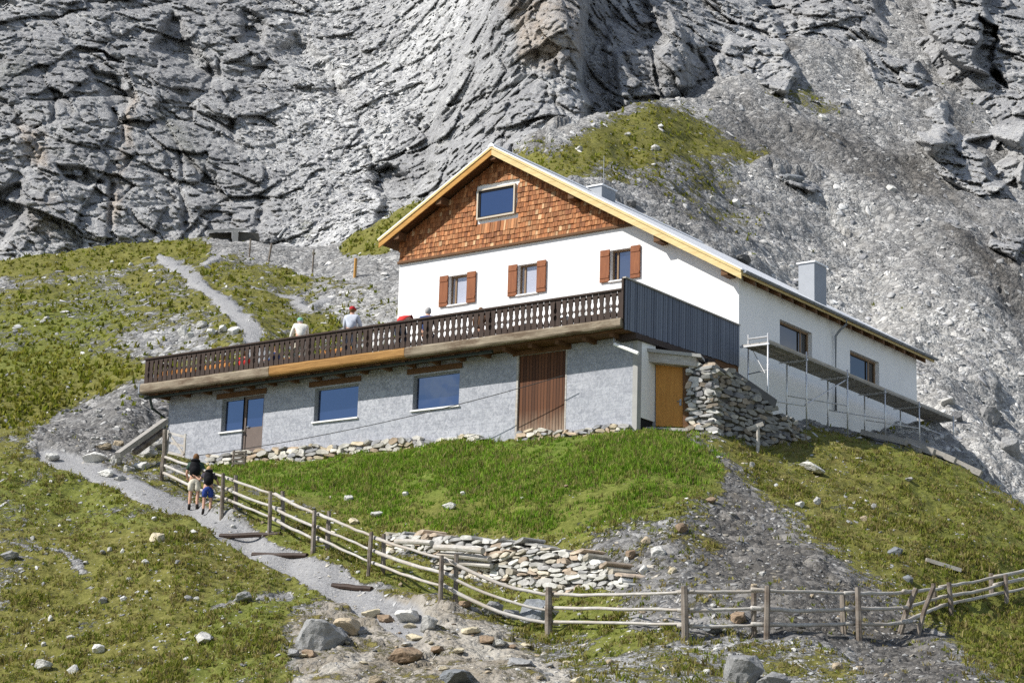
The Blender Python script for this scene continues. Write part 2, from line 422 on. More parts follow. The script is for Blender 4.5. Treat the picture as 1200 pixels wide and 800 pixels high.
gr = M([(850, 530), (880, 515), (945, 500), (1000, 505), (1100, 533), (1200, 587), (1400, 690), (1400, 900), (1200, 800), (1130, 745), (1060, 690), (1000, 645), (930, 600), (890, 565)], 9, 0, 78)
setm(grass, gr, .93); setm(lush, gr, .28); setm(brown, gr, .45)
gb = M([(850, 520), (945, 500), (1000, 520), (1080, 640), (1060, 690), (960, 610), (880, 560)], 18, 0, 78); setm(brown, gb, .95); setm(grass, gb, .78); setm(lush, gb, .1)
bt = M([(640, 745), (800, 750), (900, 750), (1000, 755), (1000, 1400), (700, 1400), (700, 800)], 14, 0, 77); setm(grass, bt, .5); setm(pale, bt, .85); setm(brown, bt, .4)
di = M([(342, 740), (396, 699), (470, 696), (525, 718), (580, 740), (625, 762), (675, 800), (760, 1400), (300, 1400), (345, 790)], 12, 0, 80)
tr = np.maximum(line_mask(wx, wy, [(440, 712), (520, 740), (590, 765), (660, 805), (740, 860)], 5, 10, 7), line_mask(wx, wy, [(340, 810), (390, 782), (440, 764)], 5, 4, 5))*di
setm(dirt, di, 1.0); setm(grass, di, .43*(1-tr)); setm(brown, di, .9*(1-tr)); setm(lush, di, 0)
PATHPX = [(52, 536), (75, 541), (115, 553), (168, 573), (222, 603), (275, 628), (318, 650), (370, 674), (408, 692), (440, 715), (480, 735)]
pn = line_mask(gx+.35*(wx-gx), gy+.35*(wy-gy), PATHPX, 8, 19, 3.5)*(gd < 81)*(gd > 40)
path = np.maximum(path, pn); setm(grass, pn, 0.0); setm(dirt, pn*.7, 0); setm(lush, pn, 0)
near_bench = (gd > 62)*(gx > 930)*(gd < 92)*(gy > 470)*(1-gr); setm(grass, np.clip(near_bench, 0, 1)*1.0, .1)

# relief in metres
far = sstep(70, 130, gd)
h = .55*fbm(G0*.16, 3)*(1-path)*sstep(5, 40, gd)*(1-.6*lu)*sstep(-.9, .5, np.abs(gd-70)*0+1)
hum = fbm(G0*np.array([1.1, 1.1, 1.1]), 4)
h += grass*(1-path)*(hum*(.15+.20*gr+.16*fl+.25*far)+(gr+fl)*(1-lu)*.16*np.maximum(fbm(G0*2.3+40, 3), -.1))
sc = fbm(G0*2.6, 4); bl, crk = blocks((G0[:, 0]+.7*G0[:, 2])*1.3, (G0[:, 1]-.5*G0[:, 2])*1.3, 1.0, 1)
h += (1-grass)*(1-path)*(sc*.13+bl*.08*(1-dirt))
bl2, crk2 = blocks((G0[:, 0]+.6*G0[:, 2])*.28+n0*.5, (G0[:, 1]+.4*G0[:, 2])*.28, 1.0, 2)
rough_far = (1-grass)*(gd > 79)*(gx > 600)
h += rough_far*(np.maximum(fbm(G0*.09+9, 4, ridged=True), 0)*1.5+bl2*.55*sstep(-.1, .35, fbm(G0*.06+4, 3))+fbm(G0*.5, 4)*.5)
bl3, crk3 = blocks((G0[:, 0]*.8+.6*G0[:, 1])*.9+n0*.6, (G0[:, 1]*.5+G0[:, 2]-.3*G0[:, 0])*1.6, 1.2, 3)
h += dirt*(1-.8*tr)*(bl3*.10+sc*.03+.16*fbm(G0*.5+3, 3))
h += lm*(1-path)*.5*fbm(G0*.22+7, 3)
h -= path*.05*(gd < 81)
Gz = Zb+h
# keep the ground out of the terrace, the building and the retaining wall's face
inhut = (XY[:, 0] > -19.0)*(XY[:, 0] < -.3)*(XY[:, 1] > 1.3)*(XY[:, 1] < 20.5)
Gz = np.where(inhut > 0, np.minimum(Gz, -2.0), Gz)
G = np.c_[XY, Gz]
GZ2 = Gz.reshape(NL, NP_)
def ground(x, y):
    x = np.atleast_1d(np.asarray(x, float)); y = np.atleast_1d(np.asarray(y, float))
    q = np.c_[x, y]-CAM[:2]; s = np.maximum(q@HD, 1.6); t = q@LT
    fi = np.clip(np.interp(np.log(s), lw, np.arange(NL)), 0, NL-1.001); fj = np.clip(np.interp(t/s, ph, np.arange(NP_)), 0, NP_-1.001)
    i = fi.astype(int); j = fj.astype(int); a = fi-i; b = fj-j
    return (GZ2[i, j]*(1-a)*(1-b)+GZ2[i+1, j]*a*(1-b)+GZ2[i, j+1]*(1-a)*b+GZ2[i+1, j+1]*a*b)
def at(px, py, lo=30, hi=170):
    """where the line of sight through a picture point first meets the ground"""
    ds = np.arange(lo, hi, .12); X = CAM+ds[:, None]*ray(px, py)
    below = X[:, 2] < ground(X[:, 0], X[:, 1])
    k = int(np.argmax(below)) if below.any() else len(ds)-1
    a = X[max(k-1, 0)]; b = X[k]
    m = (a+b)/2; m[2] = ground(m[0], m[1])[0]
    return m
def gp(x, y): return np.array([x, y, ground(x, y)[0]])

# ------------------------------------------------------------------ ground material
def ground_material(name):
    t = NT(name)
    p = t.pos()
    g, lu_, pa, wh, di_, br = (t.attr(n) for n in ('grass', 'lush', 'path', 'pale', 'dirt', 'brown'))
    nf = t.noise(p, 5.5, 6, .7); nm = t.noise(p, .9, 5, .65); nb = t.noise(p, .22, 4, .6); nt = t.noise(p, 16, 4, .7)
    # turf: olive to brown, lush bank saturated green
    olive = t.ramp(nf, [(.25, (.050, .056, .010)), (.5, (.145, .147, .032)), (.75, (.25, .238, .075))])
    bro = t.ramp(nf, [(.25, (.055, .045, .018)), (.55, (.165, .14, .045)), (.8, (.28, .235, .10))])
    green = t.ramp(nf, [(.25, (.045, .080, .009)), (.5, (.118, .172, .026)), (.78, (.20, .255, .055))])
    turf = t.mix(t.math('MULTIPLY', br, t.ramp(nm, [(.35, .1), (.65, 1.)])), olive, bro)
    turf = t.mix(t.math('MULTIPLY', lu_, t.ramp(nb, [(.3, .55), (.6, 1.)])), turf, green)
    # broken stone: two sizes of cells, every chip its own grey
    def chips(scale, lo, hi):
        nd = t.n('TexVoronoi'); t.put(nd.inputs['Vector'], t.mix(.06, p, t.n('TexNoise').outputs['Color']) if False else p); nd.inputs['Scale'].default_value = scale
        r, gg, b = t.sep(nd.outputs['Color'])
        c = t.ramp(r, [(0, lo), (.55, tuple((a+b_)/2.3 for a, b_ in zip(lo, hi))), (1, hi)])
        return c, nd.outputs['Distance'], gg
    c1, d1, s1 = chips(7.5, (.13, .13, .13), (.42, .42, .41)); c2, d2, s2 = chips(2.6, (.17, .17, .17), (.50, .495, .48))
    stone = t.mix(t.ramp(s2, [(.55, 0), (.62, 1)]), c1, c2)
    stone = t.mix(t.ramp(nm, [(.4, 0), (.75, .6)]), stone, (.20, .19, .175))
    stone = t.mix(1.0, stone, t.ramp(wh, [(0, (.31, .285, .255)), (.4, (.62, .61, .60)), (.7, (.95, .95, .95)), (1, (1.28, 1.27, 1.24))]), 'MULTIPLY')
    gravel = t.ramp(t.noise(p, 9, 6, .75), [(.3, (.20, .20, .205)), (.55, (.31, .31, .31)), (.75, (.42, .41, .40))])
    soil = t.ramp(t.math('ADD', t.math('MULTIPLY', t.noise(p, .42, 4, .6), .55), t.math('ADD', t.math('MULTIPLY', nm, .25), t.math('MULTIPLY', nf, .2))), [(.32, (.10, .078, .052)), (.43, (.21, .18, .135)), (.54, (.34, .31, .265)), (.68, (.48, .455, .41))])
    soil = t.mix(t.math('MULTIPLY', t.math('SUBTRACT', 1., br, clamp=True), .75), soil, t.ramp(nf, [(.3, (.36, .335, .285)), (.7, (.53, .505, .45))]))
    # which one shows: cover fraction against noise, so turf breaks up into tufts and stones come through
    cov = t.math('ADD', g, t.math('MULTIPLY', t.math('SUBTRACT', t.math('ADD', t.math('MULTIPLY', nm, .6), t.math('MULTIPLY', nf, .5)), .55), 1.9))
    gm_ = t.ramp(cov, [(.46, 0), (.58, 1)])
    col = t.mix(di_, stone, soil)
    col = t.mix(gm_, col, turf)
    col = t.mix(t.ramp(pa, [(.3, 0), (.7, 1)]), col, gravel)
    hgt = t.math('ADD', t.math('MULTIPLY', nf, .55), t.math('MULTIPLY', nt, .3))
    hs = t.math('ADD', t.math('MULTIPLY', d2, -1.1), t.math('MULTIPLY', d1, -.55))
    ng = t.math('SUBTRACT', 1., pa, clamp=True)
    hh = t.math('ADD', hgt, t.math('MULTIPLY', t.math('MULTIPLY', hs, t.math('SUBTRACT', 1., gm_)), ng))
    t.principled(col, .92, normal=t.bump(hh, .85, .16), spec=.15)
    return t.m
M_GROUND = ground_material('ground_surface')
idx = np.arange(NL*NP_).reshape(NL, NP_)
quads = np.c_[idx[:-1, :-1].ravel(), idx[:-1, 1:].ravel(), idx[1:, 1:].ravel(), idx[1:, :-1].ravel()]
ispath = (path[quads].mean(1) > .5)*(gd[quads[:, 0]] < 82)
def sub_mesh(name, q):
    u, inv = np.unique(q, return_inverse=True)
    at_ = dict(grass=grass[u], lush=lush[u], path=path[u], pale=pale[u], dirt=dirt[u], brown=brown[u])
    return np_mesh(name, G[u], inv.reshape(q.shape), M_GROUND, at_, smooth=True)
tag(sub_mesh('hillside', quads[~ispath]), kind='structure')
tag(sub_mesh('path', quads[ispath]), kind='structure')

# ------------------------------------------------------------------ the mountain: a steep sheet with real crags
MC = []
def mc(*rows): MC.extend(rows)
mc((-150, 340, 134), (0, 318, 137), (90, 306, 141), (170, 296, 145), (250, 292, 146), (330, 296, 144), (400, 304, 139), (440, 285, 137), (-150, 420, 130), (0, 400, 130), (170, 380, 136), (330, 380, 136), (450, 360, 133), (600, 300, 133), (640, 210, 136), (700, 170, 143), (760, 145, 152), (800, 152, 158), (860, 150, 164))
mc((-150, 200, 150), (0, 230, 146), (100, 230, 149), (200, 230, 152), (300, 230, 155), (0, 120, 158), (120, 120, 161), (240, 120, 167), (340, 130, 168), (420, 200, 157), (440, 120, 167), (400, 50, 179), (500, 40, 173), (520, 120, 162), (0, 0, 176), (150, 0, 181), (300, 0, 185), (0, -120, 196), (300, -120, 212), (500, -60, 188), (-150, 0, 176))
mc((480, 220, 150), (560, 170, 149), (600, 120, 152), (650, 140, 147), (680, 150, 146), (620, 40, 157), (670, 40, 156), (640, -60, 165), (730, 100, 158), (780, 60, 164), (760, 0, 174), (850, 60, 172), (830, 110, 164), (900, 20, 182), (850, -60, 195))
mc((940, 85, 167), (1000, 40, 176), (1060, 60, 180), (1000, -40, 196), (1100, 60, 176), (1140, 120, 167), (1130, 20, 182), (1190, 60, 174), (1200, 160, 158), (1200, 230, 150), (1150, 190, 158), (1300, 100, 172), (1300, 250, 148), (1150, -80, 215), (1300, -80, 225), (1000, 200, 153), (1100, 250, 145), (1200, 320, 135), (1350, 400, 134), (900, 200, 147), (960, 130, 163), (1000, 300, 138), (900, 300, 130))
mp_ = np.array(MC, float)
mt = TPS(mp_[:, :2], np.log(mp_[:, 2])*100, reg=20)
mu = np.arange(-190, 1391, 1.4); mv = np.arange(-115, 350, 1.2)
MU, MV = np.meshgrid(mu, mv); MUr, MVr = MU.ravel(), MV.ravel()
D0 = np.exp(mt(np.c_[MUr, MVr])/100)
def mworld(d): return CAM+d[:, None]*(FWD+((MUr-600)/F)[:, None]*RGT-((MVr-400)/F)[:, None]*UPV)
B0 = mworld(D0)
wxm = MUr+fbm(B0*.10, 4)*26; wym = MVr+fbm(B0*.10+31, 4)*22
def MM(poly, soft): return poly_mask(wxm, wym, poly, soft)
dd = np.zeros(D0.shape)
# large forms: + is away from the viewer
dd -= 5.0*MM([(505, 200), (520, 120), (560, 20), (585, -160), (690, -160), (688, 40), (690, 120), (700, 170), (640, 205), (560, 260), (480, 280)], 5)
dd += 2.0*MM([(690, -160), (720, -160), (718, 60), (722, 140), (705, 200), (692, 150)], 4)
dd -= 4.0*MM([(730, 60), (790, 20), (800, 100), (775, 128), (735, 140)], 4)
dd -= 4.0*MM([(735, -160), (800, -160), (900, 10), (930, 60), (945, 85), (930, 100), (880, 105), (830, 118), (800, 140), (780, 120)], 5)
dd -= 4.0*MM([(830, 75), (855, 45), (930, 62), (942, 85), (925, 98), (880, 100), (835, 110)], 4)
dd += 3.2*MM([(438, 200), (460, 190), (478, 200), (474, 245), (440, 262)], 4)
dd += 2.0*MM([(75, 195), (112, 190), (130, 215), (110, 222), (80, 212)], 4)
dd += 2.2*MM([(-60, 225), (12, 220), (20, 250), (5, 300), (-60, 320)], 4)
dd += 2.0*MM([(112, 70), (140, 80), (155, 120), (140, 135), (120, 110)], 5)
dd += 2.0*MM([(285, 10), (312, 20), (308, 52), (286, 50)], 4)
dd += 7.0*MM([(1020, -160), (1062, -160), (1088, 44), (1070, 40), (1030, 4)], 4)
dd -= 5.0*MM([(1085, -160), (1140, -160), (1160, 20), (1175, 85), (1160, 95), (1120, 70), (1085, 40)], 4)
dd += 7.0*MM([(1148, 10), (1166, 30), (1180, 110), (1166, 105), (1150, 60)], 3)
dd += 5.0*MM([(1130, 160), (1160, 152), (1196, 170), (1196, 240), (1172, 215), (1150, 178)], 4)
dd += 3.5*MM([(180, 50), (195, 20), (260, 90), (250, 100)], 6)
dd += 2.5*MM([(330, 60), (345, 40), (415, 110), (405, 125)], 8)
for o_ in ([(1075, 150), (1200, 150), (1200, 262), (1150, 238), (1100, 195)], [(1058, 245), (1118, 250), (1124, 286), (1068, 292)], [(903, 204), (962, 203), (968, 224), (914, 226)], [(930, 110), (1000, 100), (1022, 150), (960, 152)], [(1000, 160), (1062, 188), (1052, 216), (1000, 190)], [(850, 105), (930, 95), (945, 130), (880, 150), (840, 135)], [(1010, 60), (1075, 75), (1120, 150), (1090, 170), (1030, 130)], [(1140, 250), (1200, 270), (1200, 310), (1150, 290)]):
    dd -= 7.5*MM(o_, 9)
brk = sstep(-.15, .35, fbm(B0*.16+77, 3))
for l_ in ([(130, 60), (150, 130), (140, 220), (122, 295)], [(245, 20), (268, 120), (300, 262)], [(58, 100), (76, 200)], [(200, 150), (216, 262)], [(545, 60), (530, 160), (500, 232)], [(617, 100), (600, 192)], [(662, 50), (655, 152)], [(750, 10), (762, 122)], [(800, 5), (816, 84)], [(870, 42), (876, 102)], [(340, 20), (420, 150), (452, 262)], [(20, 20), (60, 60), (110, 80)], [(380, -20), (400, 60), (470, 110)], [(690, 20), (730, 90)], [(1110, -20), (1125, 70)], [(905, -10), (960, 60)]):
    dd += 1.5*line_mask(wxm, wym, l_, .6, 3.5, 3)*brk
steepm = 1-.65*MM([(330, -160), (580, -160), (560, 20), (500, 150), (440, 190), (420, 300), (340, 300), (300, 180), (330, 80)], 30)
q = B0
cr = fbm(q*.05, 4, .55, ridged=True)
c2 = fbm(q*.17+5, 5, .58, ridged=True)
c3 = fbm(q*.7+11, 4, .62)
qw = q+np.c_[fbm(q*.25+3, 2), fbm(q*.25+23, 2), fbm(q*.25+43, 2)]*.5
a1, k1 = blocks3(qw*np.array([.13, .13, .095]), 1.1, 1)
a2, k2 = blocks3(qw*np.array([.34, .34, .25])+5, 1.3, 2)
a3, k3 = blocks3(qw*np.array([.95, .95, .8])+9, 1.4, 3)
a4, k4 = blocks3(qw*2.3+3, 1.4, 4)
dd -= steepm*(cr*.9+a1*1.5)+(.4+.6*steepm)*(a2*.88)+(.7+.3*steepm)*(c2*.2+a3*.38+a4*.14+c3*.14)
dd += steepm*((1-k1)*.45+(1-k2)*.28)+.10*(1-k3)
Dm = D0+dd
MW = mworld(Dm)
warm = np.clip(MM([(585, 5), (680, 5), (690, 60), (655, 85), (610, 75)], 10)+.9*MM([(25, 150), (60, 150), (62, 200), (30, 190)], 8)+.9*line_mask(wxm, wym, [(155, 110), (150, 190), (135, 260)], 4, 7, 5)+.5*MM([(20, 240), (55, 235), (60, 280), (25, 285)], 8), 0, 1)
mosst = np.clip(.8*MM([(342, 258), (355, 258), (364, 285), (350, 285)], 4)+.5*MM([(180, 130), (200, 125), (240, 185), (220, 190)], 12)+.4*MM([(0, 75), (30, 60), (30, 90), (0, 95)], 8), 0, 1)
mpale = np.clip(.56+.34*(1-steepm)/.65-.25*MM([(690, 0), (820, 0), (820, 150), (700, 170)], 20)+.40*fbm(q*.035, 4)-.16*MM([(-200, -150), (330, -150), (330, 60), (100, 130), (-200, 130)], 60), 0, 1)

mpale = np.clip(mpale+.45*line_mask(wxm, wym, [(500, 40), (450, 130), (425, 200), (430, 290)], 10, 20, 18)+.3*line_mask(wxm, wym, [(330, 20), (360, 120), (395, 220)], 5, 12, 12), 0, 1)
def rock_material(name):
    t = NT(name); p = t.pos(); ps_ = t.pos((1, 1, 3.2), rot=(0, .35, .2))
    n1 = t.noise(p, .35, 8, .68); n2 = t.noise(ps_, 1.1, 8, .7, .6); n3 = t.noise(p, 5, 5, .7)
    v = t.n('TexVoronoi'); t.put(v.inputs['Vector'], ps_); v.inputs['Scale'].default_value = .9
    r, g, b = t.sep(v.outputs['Color'])
    s = t.math('ADD', t.math('MULTIPLY', n2, .6), t.math('MULTIPLY', n1, .4))
    col = t.ramp(s, [(.28, (.23, .233, .238)), (.42, (.41, .412, .416)), (.56, (.53, .532, .53)), (.72, (.68, .678, .665))])
    col = t.mix(.30, col, t.ramp(r, [(0, (.24, .24, .245)), (1, (.60, .60, .59))]))
    v2 = t.n('TexVoronoi'); t.put(v2.inputs['Vector'], p); v2.inputs['Scale'].default_value = 2.3
    r2, g2, b2 = t.sep(v2.outputs['Color'])
    col = t.mix(t.math('MULTIPLY', t.ramp(n1, [(.4, .25), (.65, .75)]), t.ramp(g2, [(.35, 0), (.5, 1)])), col, t.ramp(r2, [(0, (.18, .18, .185)), (.5, (.42, .42, .42)), (1, (.74, .74, .72))]))
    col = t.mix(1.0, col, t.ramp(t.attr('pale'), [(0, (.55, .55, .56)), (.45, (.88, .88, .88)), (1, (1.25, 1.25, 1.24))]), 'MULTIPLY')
    nl = t.noise(p, .13, 6, .7)
    col = t.mix(t.ramp(nl, [(.42, .0), (.60, .55)]), col, t.mix(1.0, col, (.60, .60, .62), 'MULTIPLY'))
    w = t.attr('warm')
    col = t.mix(t.math('MULTIPLY', w, t.ramp(n1, [(.35, .1), (.6, .62)])), col, (.44, .35, .26))
    col = t.mix(t.math('MULTIPLY', t.attr('moss'), t.ramp(n3, [(.4, .0), (.6, .9)])), col, (.075, .085, .025))
    e1 = t.n('TexVoronoi', feature='DISTANCE_TO_EDGE'); t.put(e1.inputs['Vector'], t.pos((1, 1, 1.7), rot=(.4, .5, 0))); e1.inputs['Scale'].default_value = .75
    e2 = t.n('TexVoronoi', feature='DISTANCE_TO_EDGE'); t.put(e2.inputs['Vector'], t.pos((1, 1, 1.5), rot=(.9, -.3, .2))); e2.inputs['Scale'].default_value = 2.4
    n4 = t.noise(p, 1.8, 10, .82)
    h = t.math('ADD', t.math('ADD', t.math('MULTIPLY', n2, .7), t.math('MULTIPLY', n4, .9)), t.math('ADD', t.ramp(e1.outputs['Distance'], [(0, -.0), (.12, .35)]), t.ramp(e2.outputs['Distance'], [(0, 0), (.15, .16)])))
    t.principled(col, .95, normal=t.bump(h, .75, .5), spec=.1)
    return t.m
M_ROCKFACE = rock_material('cliff_rock')
idx = np.arange(len(mv)*len(mu)).reshape(len(mv), len(mu))
mq = np.c_[idx[:-1, :-1].ravel(), idx[1:, :-1].ravel(), idx[1:, 1:].ravel(), idx[:-1, 1:].ravel()]
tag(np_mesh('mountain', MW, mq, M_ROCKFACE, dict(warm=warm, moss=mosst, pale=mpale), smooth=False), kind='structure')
# ------------------------------------------------------------------ materials of the built things
def m_plaster(name, color, var=.05):
    t = NT(name); p = t.pos(); n = t.noise(p, 1.2, 6, .6); f = t.noise(p, 40, 3)
    st = t.noise(t.pos((2.2, 2.2, .25)), 1.4, 5, .65)
    col = t.mix(t.ramp(n, [(.35, 0), (.7, 1)]), tuple(c*(1-var) for c in color), color)
    col = t.mix(t.ramp(st, [(.52, 0), (.8, .35)]), col, tuple(c*.72 for c in color))
    t.principled(col, .9, normal=t.bump(f, .25, .01), spec=.2); return t.m
def m_trowel(name):
    t = NT(name); p = t.pos()
    w = t.n('TexNoise'); t.put(w.inputs['Vector'], p); w.inputs['Scale'].default_value = 6.5; w.inputs['Detail'].default_value = 5; w.inputs['Roughness'].default_value = .65; w.inputs['Distortion'].default_value = 1.4
    s = t.ramp(w.outputs['Fac'], [(.36, 0), (.50, .45), (.58, .9), (.68, .55)])
    big = t.noise(p, .5, 5, .6)
    col = t.mix(s, (.25, .262, .29), (.47, .48, .51))
    col = t.mix(t.ramp(big, [(.35, .0), (.7, .45)]), col, (.31, .325, .36))
    br = t.n('TexBrick'); t.put(br.inputs['Vector'], t.pos((1, 1, 1), rot=(math.pi/2, 0, 0))); br.inputs['Scale'].default_value = 1.0
    br.inputs['Brick Width'].default_value = .5; br.inputs['Row Height'].default_value = .25; br.inputs['Mortar Size'].default_value = .008
    br.inputs['Color1'].default_value = (1, 1, 1, 1); br.inputs['Color2'].default_value = (.9, .9, .91, 1); br.inputs['Mortar'].default_value = (.78, .78, .8, 1)
    col = t.mix(1.0, col, br.outputs['Color'], 'MULTIPLY')
    t.principled(col, .85, normal=t.bump(s, .35, .015), spec=.25); return t.m
def m_boards(name, c0, c1, axis='x', width=.16, rough=.8, weather=None, wz=None):
    """vertical boards; axis is the wall direction the boards are counted along"""
    t = NT(name); p = t.n('NewGeometry').outputs['Position']; x, y, z = t.sep(p)
    k = t.math('DIVIDE', {'x': x, 'y': y}[axis], width)
    fl = t.math('FLOOR', k); wn = t.n('TexWhiteNoise', noise_dimensions='1D'); t.link(fl, wn.inputs['W'])
    fr = t.math('FRACT', k); gap = t.math('LESS_THAN', t.math('MINIMUM', fr, t.math('SUBTRACT', 1., fr)), .07)
    g = t.noise(t.pos((9, 9, .55)), 3, 6, .7)
    col = t.mix(t.math('ADD', t.math('MULTIPLY', wn.outputs['Value'], .55), t.math('MULTIPLY', g, .5)), c0, c1)
    if weather:
        nz = t.noise(t.pos((6, 6, .8)), 1.6, 5, .7)
        zz = t.n('MapRange'); t.link(z, zz.inputs[0]); zz.inputs[1].default_value = wz[0]; zz.inputs[2].default_value = wz[1]; zz.inputs[3].default_value = 1; zz.inputs[4].default_value = 0
        col = t.mix(t.math('MULTIPLY', t.ramp(nz, [(.3, .1), (.65, 1)]), zz.outputs[0]), col, weather)
    col = t.mix(gap, col, tuple(c*.35 for c in c0))
    h = t.math('SUBTRACT', t.math('MULTIPLY', g, .3), gap)
    t.principled(col, rough, normal=t.bump(h, .7, .015), spec=.25); return t.m
def m_glass(name, base, mirror=.3, tint=(.9, .93, 1)):
    t = NT(name)
    b = t.n('BsdfPrincipled'); n = t.noise(t.pos(), .7, 3)
    t.put(b.inputs['Base Color'], t.mix(n, tuple(c*.7 for c in base), base)); b.inputs['Roughness'].default_value = .06; b.inputs['Specular IOR Level'].default_value = .6
    gl = t.n('BsdfGlossy'); gl.inputs['Roughness'].default_value = .02; gl.inputs['Color'].default_value = (*tint, 1)
    t.link(t.bump(t.noise(t.pos(), .9, 2), .03, .2), gl.inputs['Normal'])
    mx = t.n('MixShader'); mx.inputs[0].default_value = mirror
    t.link(b.outputs[0], mx.inputs[1]); t.link(gl.outputs[0], mx.inputs[2]); t.link(mx.outputs[0], t.out.inputs[0]); return t.m

W_ = dict(
    plaster=m_plaster('white_plaster', (.84, .84, .83)), trowel=m_trowel('grey_trowelled_render'),
    shingle=m_tint('larch_shingle', .7, 9, 'z'), stone=m_tint('wall_stone', .9, 5, 'n', .15),
    pine=m_wood('yellow_pine', (.60, .45, .20), (.80, .66, .36), 'x'), larch=m_wood('orange_larch', (.42, .21, .055), (.60, .34, .10), 'x'), newlog=m_wood('new_larch_log', (.24, .12, .035), (.42, .235, .075), 'x'),
    brown=m_wood('brown_timber', (.10, .052, .026), (.20, .105, .05), 'x'), brownd=m_wood('dark_rail_wood', (.030, .019, .014), (.068, .043, .031), 'z', rough=.6),
    shutter=m_wood('red_brown_shutter', (.20, .068, .028), (.33, .125, .05), 'z', rough=.55),
    greylog=m_wood('weathered_log', (.18, .145, .10), (.38, .32, .235), 'x', weather=(.12, .085, .055)),
    greywood=m_wood('silver_weathered_wood', (.33, .31, .28), (.64, .62, .58), 'x', weather=(.36, .32, .27)),
    post=m_wood('grey_post_wood', (.15, .125, .10), (.34, .30, .255), 'z', weather=(.11, .085, .065)),
    barn=m_boards('barn_door_boards', (.042, .018, .010), (.145, .060, .028), 'x', .115, weather=(.33, .26, .19), wz=(-4.1, -3.2)),
    screen=m_boards('shade_blue_boards', (.085, .10, .135), (.19, .215, .265), 'y', .135),
    orange=m_wood('orange_door_wood', (.44, .19, .035), (.62, .30, .065), 'z', rough=.5),
    metal=m_plain('galvanised_metal', (.24, .255, .275), .5, .45, .12, 3), sheet=m_plain('pale_roof_sheet', (.74, .75, .76), .5, .1, .08, 2),
    tube=m_plain('scaffold_tube', (.62, .63, .64), .4, .7, .15, 6), white=m_plain('white_paint', (.8, .8, .78), .4, 0, .04),
    concrete=m_plain('grey_concrete', (.33, .325, .31), .9, 0, .25, 2.5, bump=.4), darkc=m_plain('dark_concrete', (.10, .10, .10), .9, 0, .3, 2.5, bump=.4),
    frame=m_plain('window_frame_wood', (.23, .15, .085), .6, 0, .2), framel=m_plain('pale_window_frame', (.50, .44, .35), .6, 0, .1),
    dark=m_plain('near_black', (.015, .015, .017), .8, 0, .2), darkpipe=m_plain('dark_green_pipe', (.03, .04, .035), .45, .2, .2),
    doorpanel=m_plain('brown_door_panel', (.13, .10, .085), .6, 0, .2), block=m_plain('grey_block_wall', (.24, .25, .27), .9, 0, .2, 3),
    glass=m_glass('sky_tinted_glass', (.014, .022, .055), .15, (.50, .66, .95)), glassd=m_glass('dark_glass', (.03, .03, .029), .03, (.9, .93, 1)),  # blue of the reflected sky put into base and gloss tint
    curtain=m_glass('curtained_glass', (.46, .47, .53), .08), deck=m_wood('scaffold_plank', (.28, .265, .24), (.46, .435, .395), 'y'),
    cable=m_plain('black_cable', (.02, .02, .02), .6), plinth=m_plain('stone_dark_fill', (.09, .085, .075), .95, 0, .3, 4),
    plastic=m_plain('white_plastic', (.78, .78, .77), .4, 0, .03), benchw=m_wood('orange_bench_wood', (.36, .15, .04), (.55, .26, .08), 'x'),
)
# ------------------------------------------------------------------ the hut
RL, RR, AX, AZ = .548, .577, -9.826, 7.97       # roof pitches, ridge x and z
GY = 6.893
def roof_z(x): return AZ-(x-AX)*RR if x > AX else AZ-(AX-x)*RL
hut = thing('mountain_hut', 'white mountain hut with shingled gable, long dark balcony and grey lower storey', 'mountain hut', (-9, 8, -3.9))

def holed_wall(mb, x0, x1, z0, z1, y, holes, t, plane='y'):
    """front sheet with rectangular openings and their reveals of depth t (back into the wall)"""
    xs = sorted({x0, x1}|{h[0] for h in holes}|{h[1] for h in holes}); zs = sorted({z0, z1}|{h[2] for h in holes}|{h[3] for h in holes})
    def pt(a, b, c): return (a, b, c) if plane == 'y' else (b, a, c)
    s = 1 if plane == 'y' else -1
    def inside(a, c): return any(h[0] < a < h[1] and h[2] < c < h[3] for h in holes)
    for i in range(len(xs)-1):
        for j in range(len(zs)-1):
            a, b, c, d = xs[i], xs[i+1], zs[j], zs[j+1]
            if not inside((a+b)/2, (c+d)/2):
                mb.add([pt(a, y, c), pt(b, y, c), pt(b, y, d), pt(a, y, d)], [(0, 1, 2, 3)])
    for a, b, c, d in holes:
        for (p, q) in (((a, c), (b, c)), ((b, c), (b, d)), ((b, d), (a, d)), ((a, d), (a, c))):
            mb.add([pt(p[0], y, p[1]), pt(q[0], y, q[1]), pt(q[0], y+s*t, q[1]), pt(p[0], y+s*t, p[1])], [(0, 1, 2, 3)])
    return mb
def window(x0, x1, z0, z1, y, t, fr, glass, plane='y', fw=.06, mull=(), sill=None, name='window', cur=None):
    s = 1 if plane == 'y' else -1
    def bx(mb, a, b, c, d, e, f):      # along, depth, z
        e_, f_ = sorted((y+s*e, y+s*f))
        return mb.box((a, e_, c), (b, f_, d)) if plane == 'y' else mb.box((e_, a, c), (f_, b, d))
    m = MB(); bx(m, x0, x0+fw, z0, z1, t-.06, t+.02); bx(m, x1-fw, x1, z0, z1, t-.06, t+.02)
    bx(m, x0+fw, x1-fw, z0, z0+fw, t-.06, t+.02); bx(m, x0+fw, x1-fw, z1-fw, z1, t-.06, t+.02)
    for k in mull: bx(m, k-.03, k+.03, z0+fw, z1-fw, t-.05, t+.02)
    o = m.build(name, fr, hut)
    bx(MB(), x0+fw*.8, x1-fw*.8, z0+fw*.8, z1-fw*.8, t-.012, t+.012).build('pane', glass, o)
    if sill: bx(MB(), x0-.05, x1+.05, z0-.05, z0-.004, -.07, t-.07).build('sill', sill, o)
    return o
